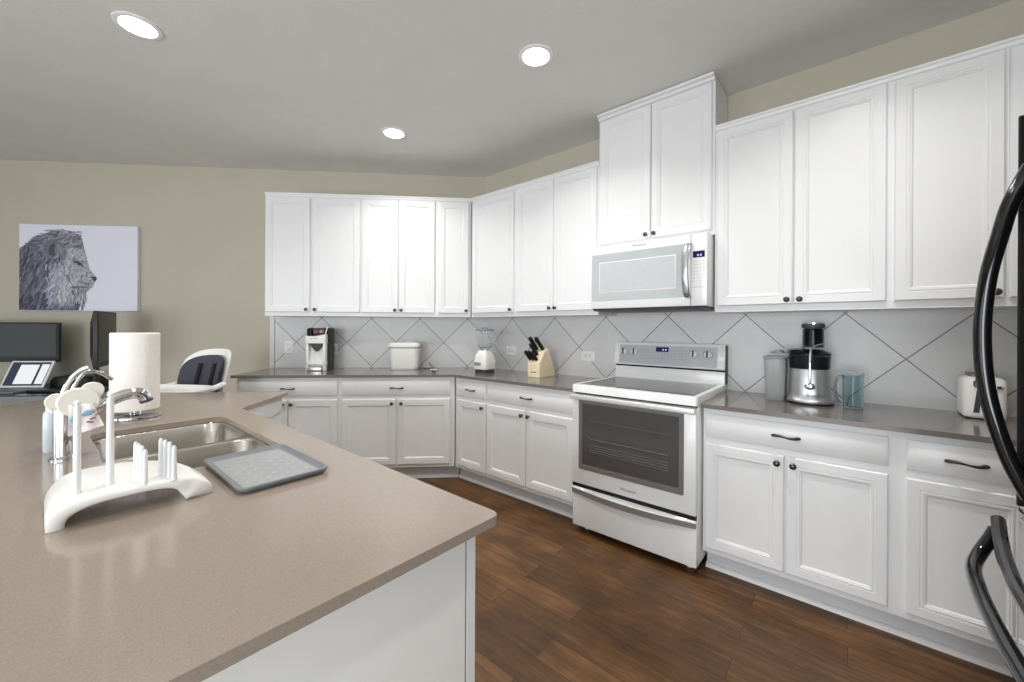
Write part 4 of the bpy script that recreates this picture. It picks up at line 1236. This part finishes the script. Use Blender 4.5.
for _ in range(130):   # light cheek beard
    x, y = min(345, rnd.normal(285, 38)), rnd.uniform(225, 475)
    g = rnd.uniform(125, 200)
    stroke((x, y), (x + rnd.uniform(-14, 22), y + rnd.uniform(35, 75)), 3, (g, g, g + 6), 0.6, rnd.normal(0, 0.1))
for _ in range(70):
    x, y = rnd.uniform(350, 425), rnd.uniform(420, 500)
    g = rnd.uniform(85, 190)
    stroke((x, y), (x + rnd.uniform(-10, 12), y + rnd.uniform(18, 40)), 2.6, (g, g + 2, g + 10), 0.6)
for _ in range(90):   # forelock
    x, y = rnd.uniform(270, 400), rnd.uniform(35, 150)
    g = rnd.uniform(90, 165)
    stroke((x, y), (x - rnd.uniform(10, 50), y + rnd.uniform(5, 28)), 2.6, (g, g, g + 8), 0.6)
stroke((352, 242), (400, 262), 5, (55, 55, 66), 0.9, -0.1); stroke((345, 232), (405, 240), 5, (104, 104, 112), 0.7)
ell((384, 254), (14, 8), (48, 48, 56)); stroke((398, 262), (410, 276), 4, (80, 80, 90), 0.8)
fill([(456, 335), (492, 336), (498, 350), (484, 372), (474, 360)], (60, 60, 72))
stroke((340, 408), (470, 410), 5, (84, 84, 94), 0.85, -0.03)
stroke((300, 330), (345, 405), 5, (100, 100, 110), 0.6)
for q in range(5): stroke((395 + q * 12, 372 + 3 * q), (400 + q * 12, 378 + 3 * q), 2.5, (95, 95, 104), 0.7)
bm = bmesh.new()
vs = [[bm.verts.new((-cw / 2 + 0.003 + (cw - 0.006) * i / NX, -0.0365, ch / 2 - 0.003 - (ch - 0.006) * j / NZ)) for i in range(NX + 1)] for j in range(NZ + 1)]
lay = bm.loops.layers.float_color.new('print')
def lin(c):
    c = np.clip(c / 255.0, 0, 1); return np.where(c <= 0.04045, c / 12.92, ((c + 0.055) / 1.055) ** 2.4)
LI = lin(img * 1.12)
for j in range(NZ):
    for i in range(NX):
        f = bm.faces.new((vs[j][i], vs[j + 1][i], vs[j + 1][i + 1], vs[j][i + 1]))
        for lp in f.loops: lp[lay] = (*LI[j, i], 1)
me = bpy.data.meshes.new('print'); bm.to_mesh(me); bm.free()
pm = bpy.data.materials.new('printed_canvas'); pm.use_nodes = True
at = pm.node_tree.nodes.new('ShaderNodeVertexColor'); at.layer_name = 'print'
pm.node_tree.links.new(at.outputs['Color'], pm.node_tree.nodes['Principled BSDF'].inputs['Base Color'])
pm.node_tree.nodes['Principled BSDF'].inputs['Roughness'].default_value = 0.75
me.materials.append(pm)
o = bpy.data.objects.new('print', me); COL.objects.link(o); o.parent = pc

# ------------------------------------------------------------------ desk corner beyond the island
DZ = 0.775
dsk = thing('office_desk', 'black glass-topped desk with grey edge against the end wall', 'desk', onB(4.10, 0.36, 0), RB)
b = MB(); b.prism(rrect(-0.95, 0.98, -0.36, 0.34, 0.04, 5), DZ - 0.022, DZ); b.build('desk_top', M['desk'], dsk)
b = MB()
R = rrect(-0.955, 0.985, -0.368, 0.345, 0.045, 5); R2 = rrect(-0.93, 0.96, -0.35, 0.33, 0.03, 5)
b.rings([[(x, y, z) for x, y in P] for P, z in ((R2, DZ - 0.045), (R, DZ - 0.043), (R, DZ - 0.006), (R2, DZ - 0.0225))], True, True); b.build('edge_band', M['deskedge'], dsk)
for sx in (-0.88, 0.90):
    for sy in (-0.30, 0.28):
        b = MB(); b.box(sx - 0.025, sx + 0.025, sy - 0.025, sy + 0.025, 0, DZ - 0.044, 0.003); b.build('leg', M['blackmat'], dsk)
def monitor(name, label, loc, rz, w, h, zb, curved=False, depth=0.045):
    t = thing(name, label, 'monitor', loc, rz)
    b = MB(); b.rings([[(x, y, z) for x, z in rrect(-w / 2 + q, w / 2 - q, zb + q, zb + h - q, 0.008, 3)] for y, q in ((-0.022, 0.002), (-0.020, 0.0), (0.004, 0.0), (depth * 0.6, 0.05), (depth, 0.09))]); b.build('housing', M['blackmat'], t)
    b = MB(); b.box(-w / 2 + 0.016, w / 2 - 0.016, -0.0235, -0.021, zb + 0.045, zb + h - 0.016); b.build('screen', M['screen'], t)
    b = MB(); b.box(-0.03, 0.03, depth - 0.012, depth + 0.014, 0.01, zb + h * 0.5, 0.004); b.build('stand', M['blackmat'], t)
    b = MB(); b.lathe([(0.13, 0), (0.13, 0.008), (0.03, 0.014)], 32, (0, depth, 0), sy=0.75); b.build('foot', M['blackmat'], t)
    return t
monitor('computer_monitor', 'wide black monitor facing the room on the desk, cut by the picture edge', onB(4.125, 0.25, DZ), RB, 0.80, 0.345, 0.222)
monitor('computer_monitor', 'black monitor seen nearly edge-on at the end of the desk', onB(3.245, 0.40, DZ), math.radians(162), 0.48, 0.46, 0.20)
# laptop
lt = thing('laptop', 'open white-framed laptop showing a white page on the black desk', 'laptop', onB(3.865, 0.44, DZ), RB)
b = MB(); b.box(-0.165, 0.165, -0.20, 0.02, 0.0, 0.016, 0.005); b.build('keyboard_base', M['midgrey'], lt)
tm = Matrix.Translation((0, 0.022, 0.018)) @ Matrix.Rotation(math.radians(-24), 4, 'X') @ Matrix.Shear('XZ', 4, (0.0, 0.0))
b = MB(); b.box(-0.168, 0.168, -0.006, 0.006, 0.0, 0.236, 0.004, 2, tm); lid = b.build('screen_lid', M['plastic'], lt)
def scr(x0, x1, z0, z1, m, nm, y=-0.0072):
    b = MB(); b.box(x0, x1, y - 0.0006, y + 0.0012, z0, z1, 0, 1, tm); b.build(nm, m, lid)
scr(-0.150, 0.150, 0.016, 0.222, M['scr_dark'], 'display')
scr(-0.078, 0.066, 0.030, 0.200, M['scr_white'], 'page', -0.0080)
scr(0.086, 0.146, 0.030, 0.204, M['scr_white'], 'page', -0.0080)
# keyboard and things on the desk
b = MB(); b.box(-0.135, 0.135, -0.06, 0.06, 0.0, 0.022, 0.006)
kbd = b.build('keyboard', M['blackmat']); kbd.location = onB(3.53, 0.52, DZ); kbd.rotation_euler = (0, 0, RB); tag(kbd, 'black keyboard lying on the desk right of the laptop', 'keyboard')
b = MB(); b.rings([[(x, y, z) for x, y in rrect(-0.16 * s, 0.16 * s, -0.10 * s, 0.10 * s, 0.02, 4)] for z, s in ((0, 1), (0.07, 0.98), (0.10, 0.86))])
pb = b.build('docking_box', M['blackmat']); pb.location = onB(3.56, 0.26, DZ); pb.rotation_euler = (0, 0, RB); tag(pb, 'low black box on the desk between the two monitors', 'box')

# ------------------------------------------------------------------ high chair beyond the island
hcx, hcy = -0.795, -2.203
hc = thing('high_chair', 'white plastic high chair with charcoal cushion and tray behind the island', 'high chair', (hcx, hcy, 0), 0)
FA = math.radians(-58)              # facing direction
hc.rotation_euler = (0, 0, FA + PI / 2)   # local -y is the front
def shell(scale, yoff, z0, z1, lean, wf):
    R = []
    n = 26
    return R
# backrest: curved shield, local x width, leaning back towards +y
def shield(mb, w, h, z0, y0, th, lean=0.28, curve=0.10, nz=30, nx=16, pw=3.2):
    # rounded upright shield, leaning back and curved round the child
    R = []
    for k in range(nz + 1):
        v = -1 + 2 * k / nz
        v = math.sin(v * PI / 2)
        hw_ = w / 2 * max(0.02, 1 - abs(v) ** pw) ** (1 / pw)
        fr, bk = [], []
        for i in range(nx + 1):
            q = -1 + 2 * i / nx
            x = hw_ * q
            z = z0 + h * (v + 1) / 2
            y = y0 + lean * h * (v + 1) / 2 - curve * (x / (w / 2)) ** 2
            e_ = th * 0.5 * (1 - max(abs(q), abs(v)) ** 6) + 0.002
            fr.append((x, y + th / 2 - e_, z)); bk.append((x, y + th / 2 + e_, z))
        R.append(fr + bk[::-1])
    mb.rings(R)
b = MB(); shield(b, 0.40, 0.36, 0.78, 0.10, 0.04); sh = b.build('seat_shell', M['plastic'], hc)
b = MB(); shield(b, 0.33, 0.285, 0.81, 0.072, 0.04); cu = b.build('cushion', M['cushion'], hc)
b = MB()
for sx in (-1, 1):
    b.box(-0.014, 0.014, -0.006, 0.004, 0, 0.16, 0.002, 1, Matrix.Translation((sx * 0.06, 0.066, 0.88)) @ Matrix.Rotation(-0.28, 4, 'X'))
b.build('harness_strap', M['strap'], cu)
b = MB()
b.rings([[(x, y, z) for x, y in rrect(-0.19 * s, 0.19 * s, -0.20, 0.13, 0.06, 5)] for z, s in ((0.72, 0.8), (0.735, 0.95), (0.80, 1.0), (0.815, 0.96))]); b.build('seat', M['blackmat'], hc)
b = MB()
def tr(q, z, r): return [(x, y, z) for x, y in rrect(-0.27 + q, 0.27 - q, -0.42 + q, -0.04 - q, r, 6)]
b.rings([tr(0.03, 0.845, 0.10), tr(0.006, 0.862, 0.12), tr(0.0, 0.882, 0.12), tr(0.006, 0.896, 0.12), tr(0.018, 0.893, 0.11), tr(0.034, 0.872, 0.10)]); b.build('tray', M['plastic'], hc)
for sx in (-1, 1):
    b = MB(); b.tube(smooth_path([(sx * 0.19, -0.16, 0.866), (sx * 0.20, -0.06, 0.87), (sx * 0.185, 0.06, 0.89)], 5), 0.02, 10); b.build('armrest', M['plastic'], hc)
    for sy in (-1, 1):
        b = MB(); b.tube([(sx * 0.15, sy * 0.08 - 0.02, 0.74), (sx * 0.25, sy * 0.27 - 0.02, 0.012)], [0.020, 0.016], 12); lg = b.build('leg', M['plastic'], hc)
        b = MB(); b.lathe([(0.02, 0.0), (0.022, 0.006), (0.019, 0.03)], 12, (sx * 0.25, sy * 0.27 - 0.02, 0)); b.build('foot_cap', M['blackmat'], lg)
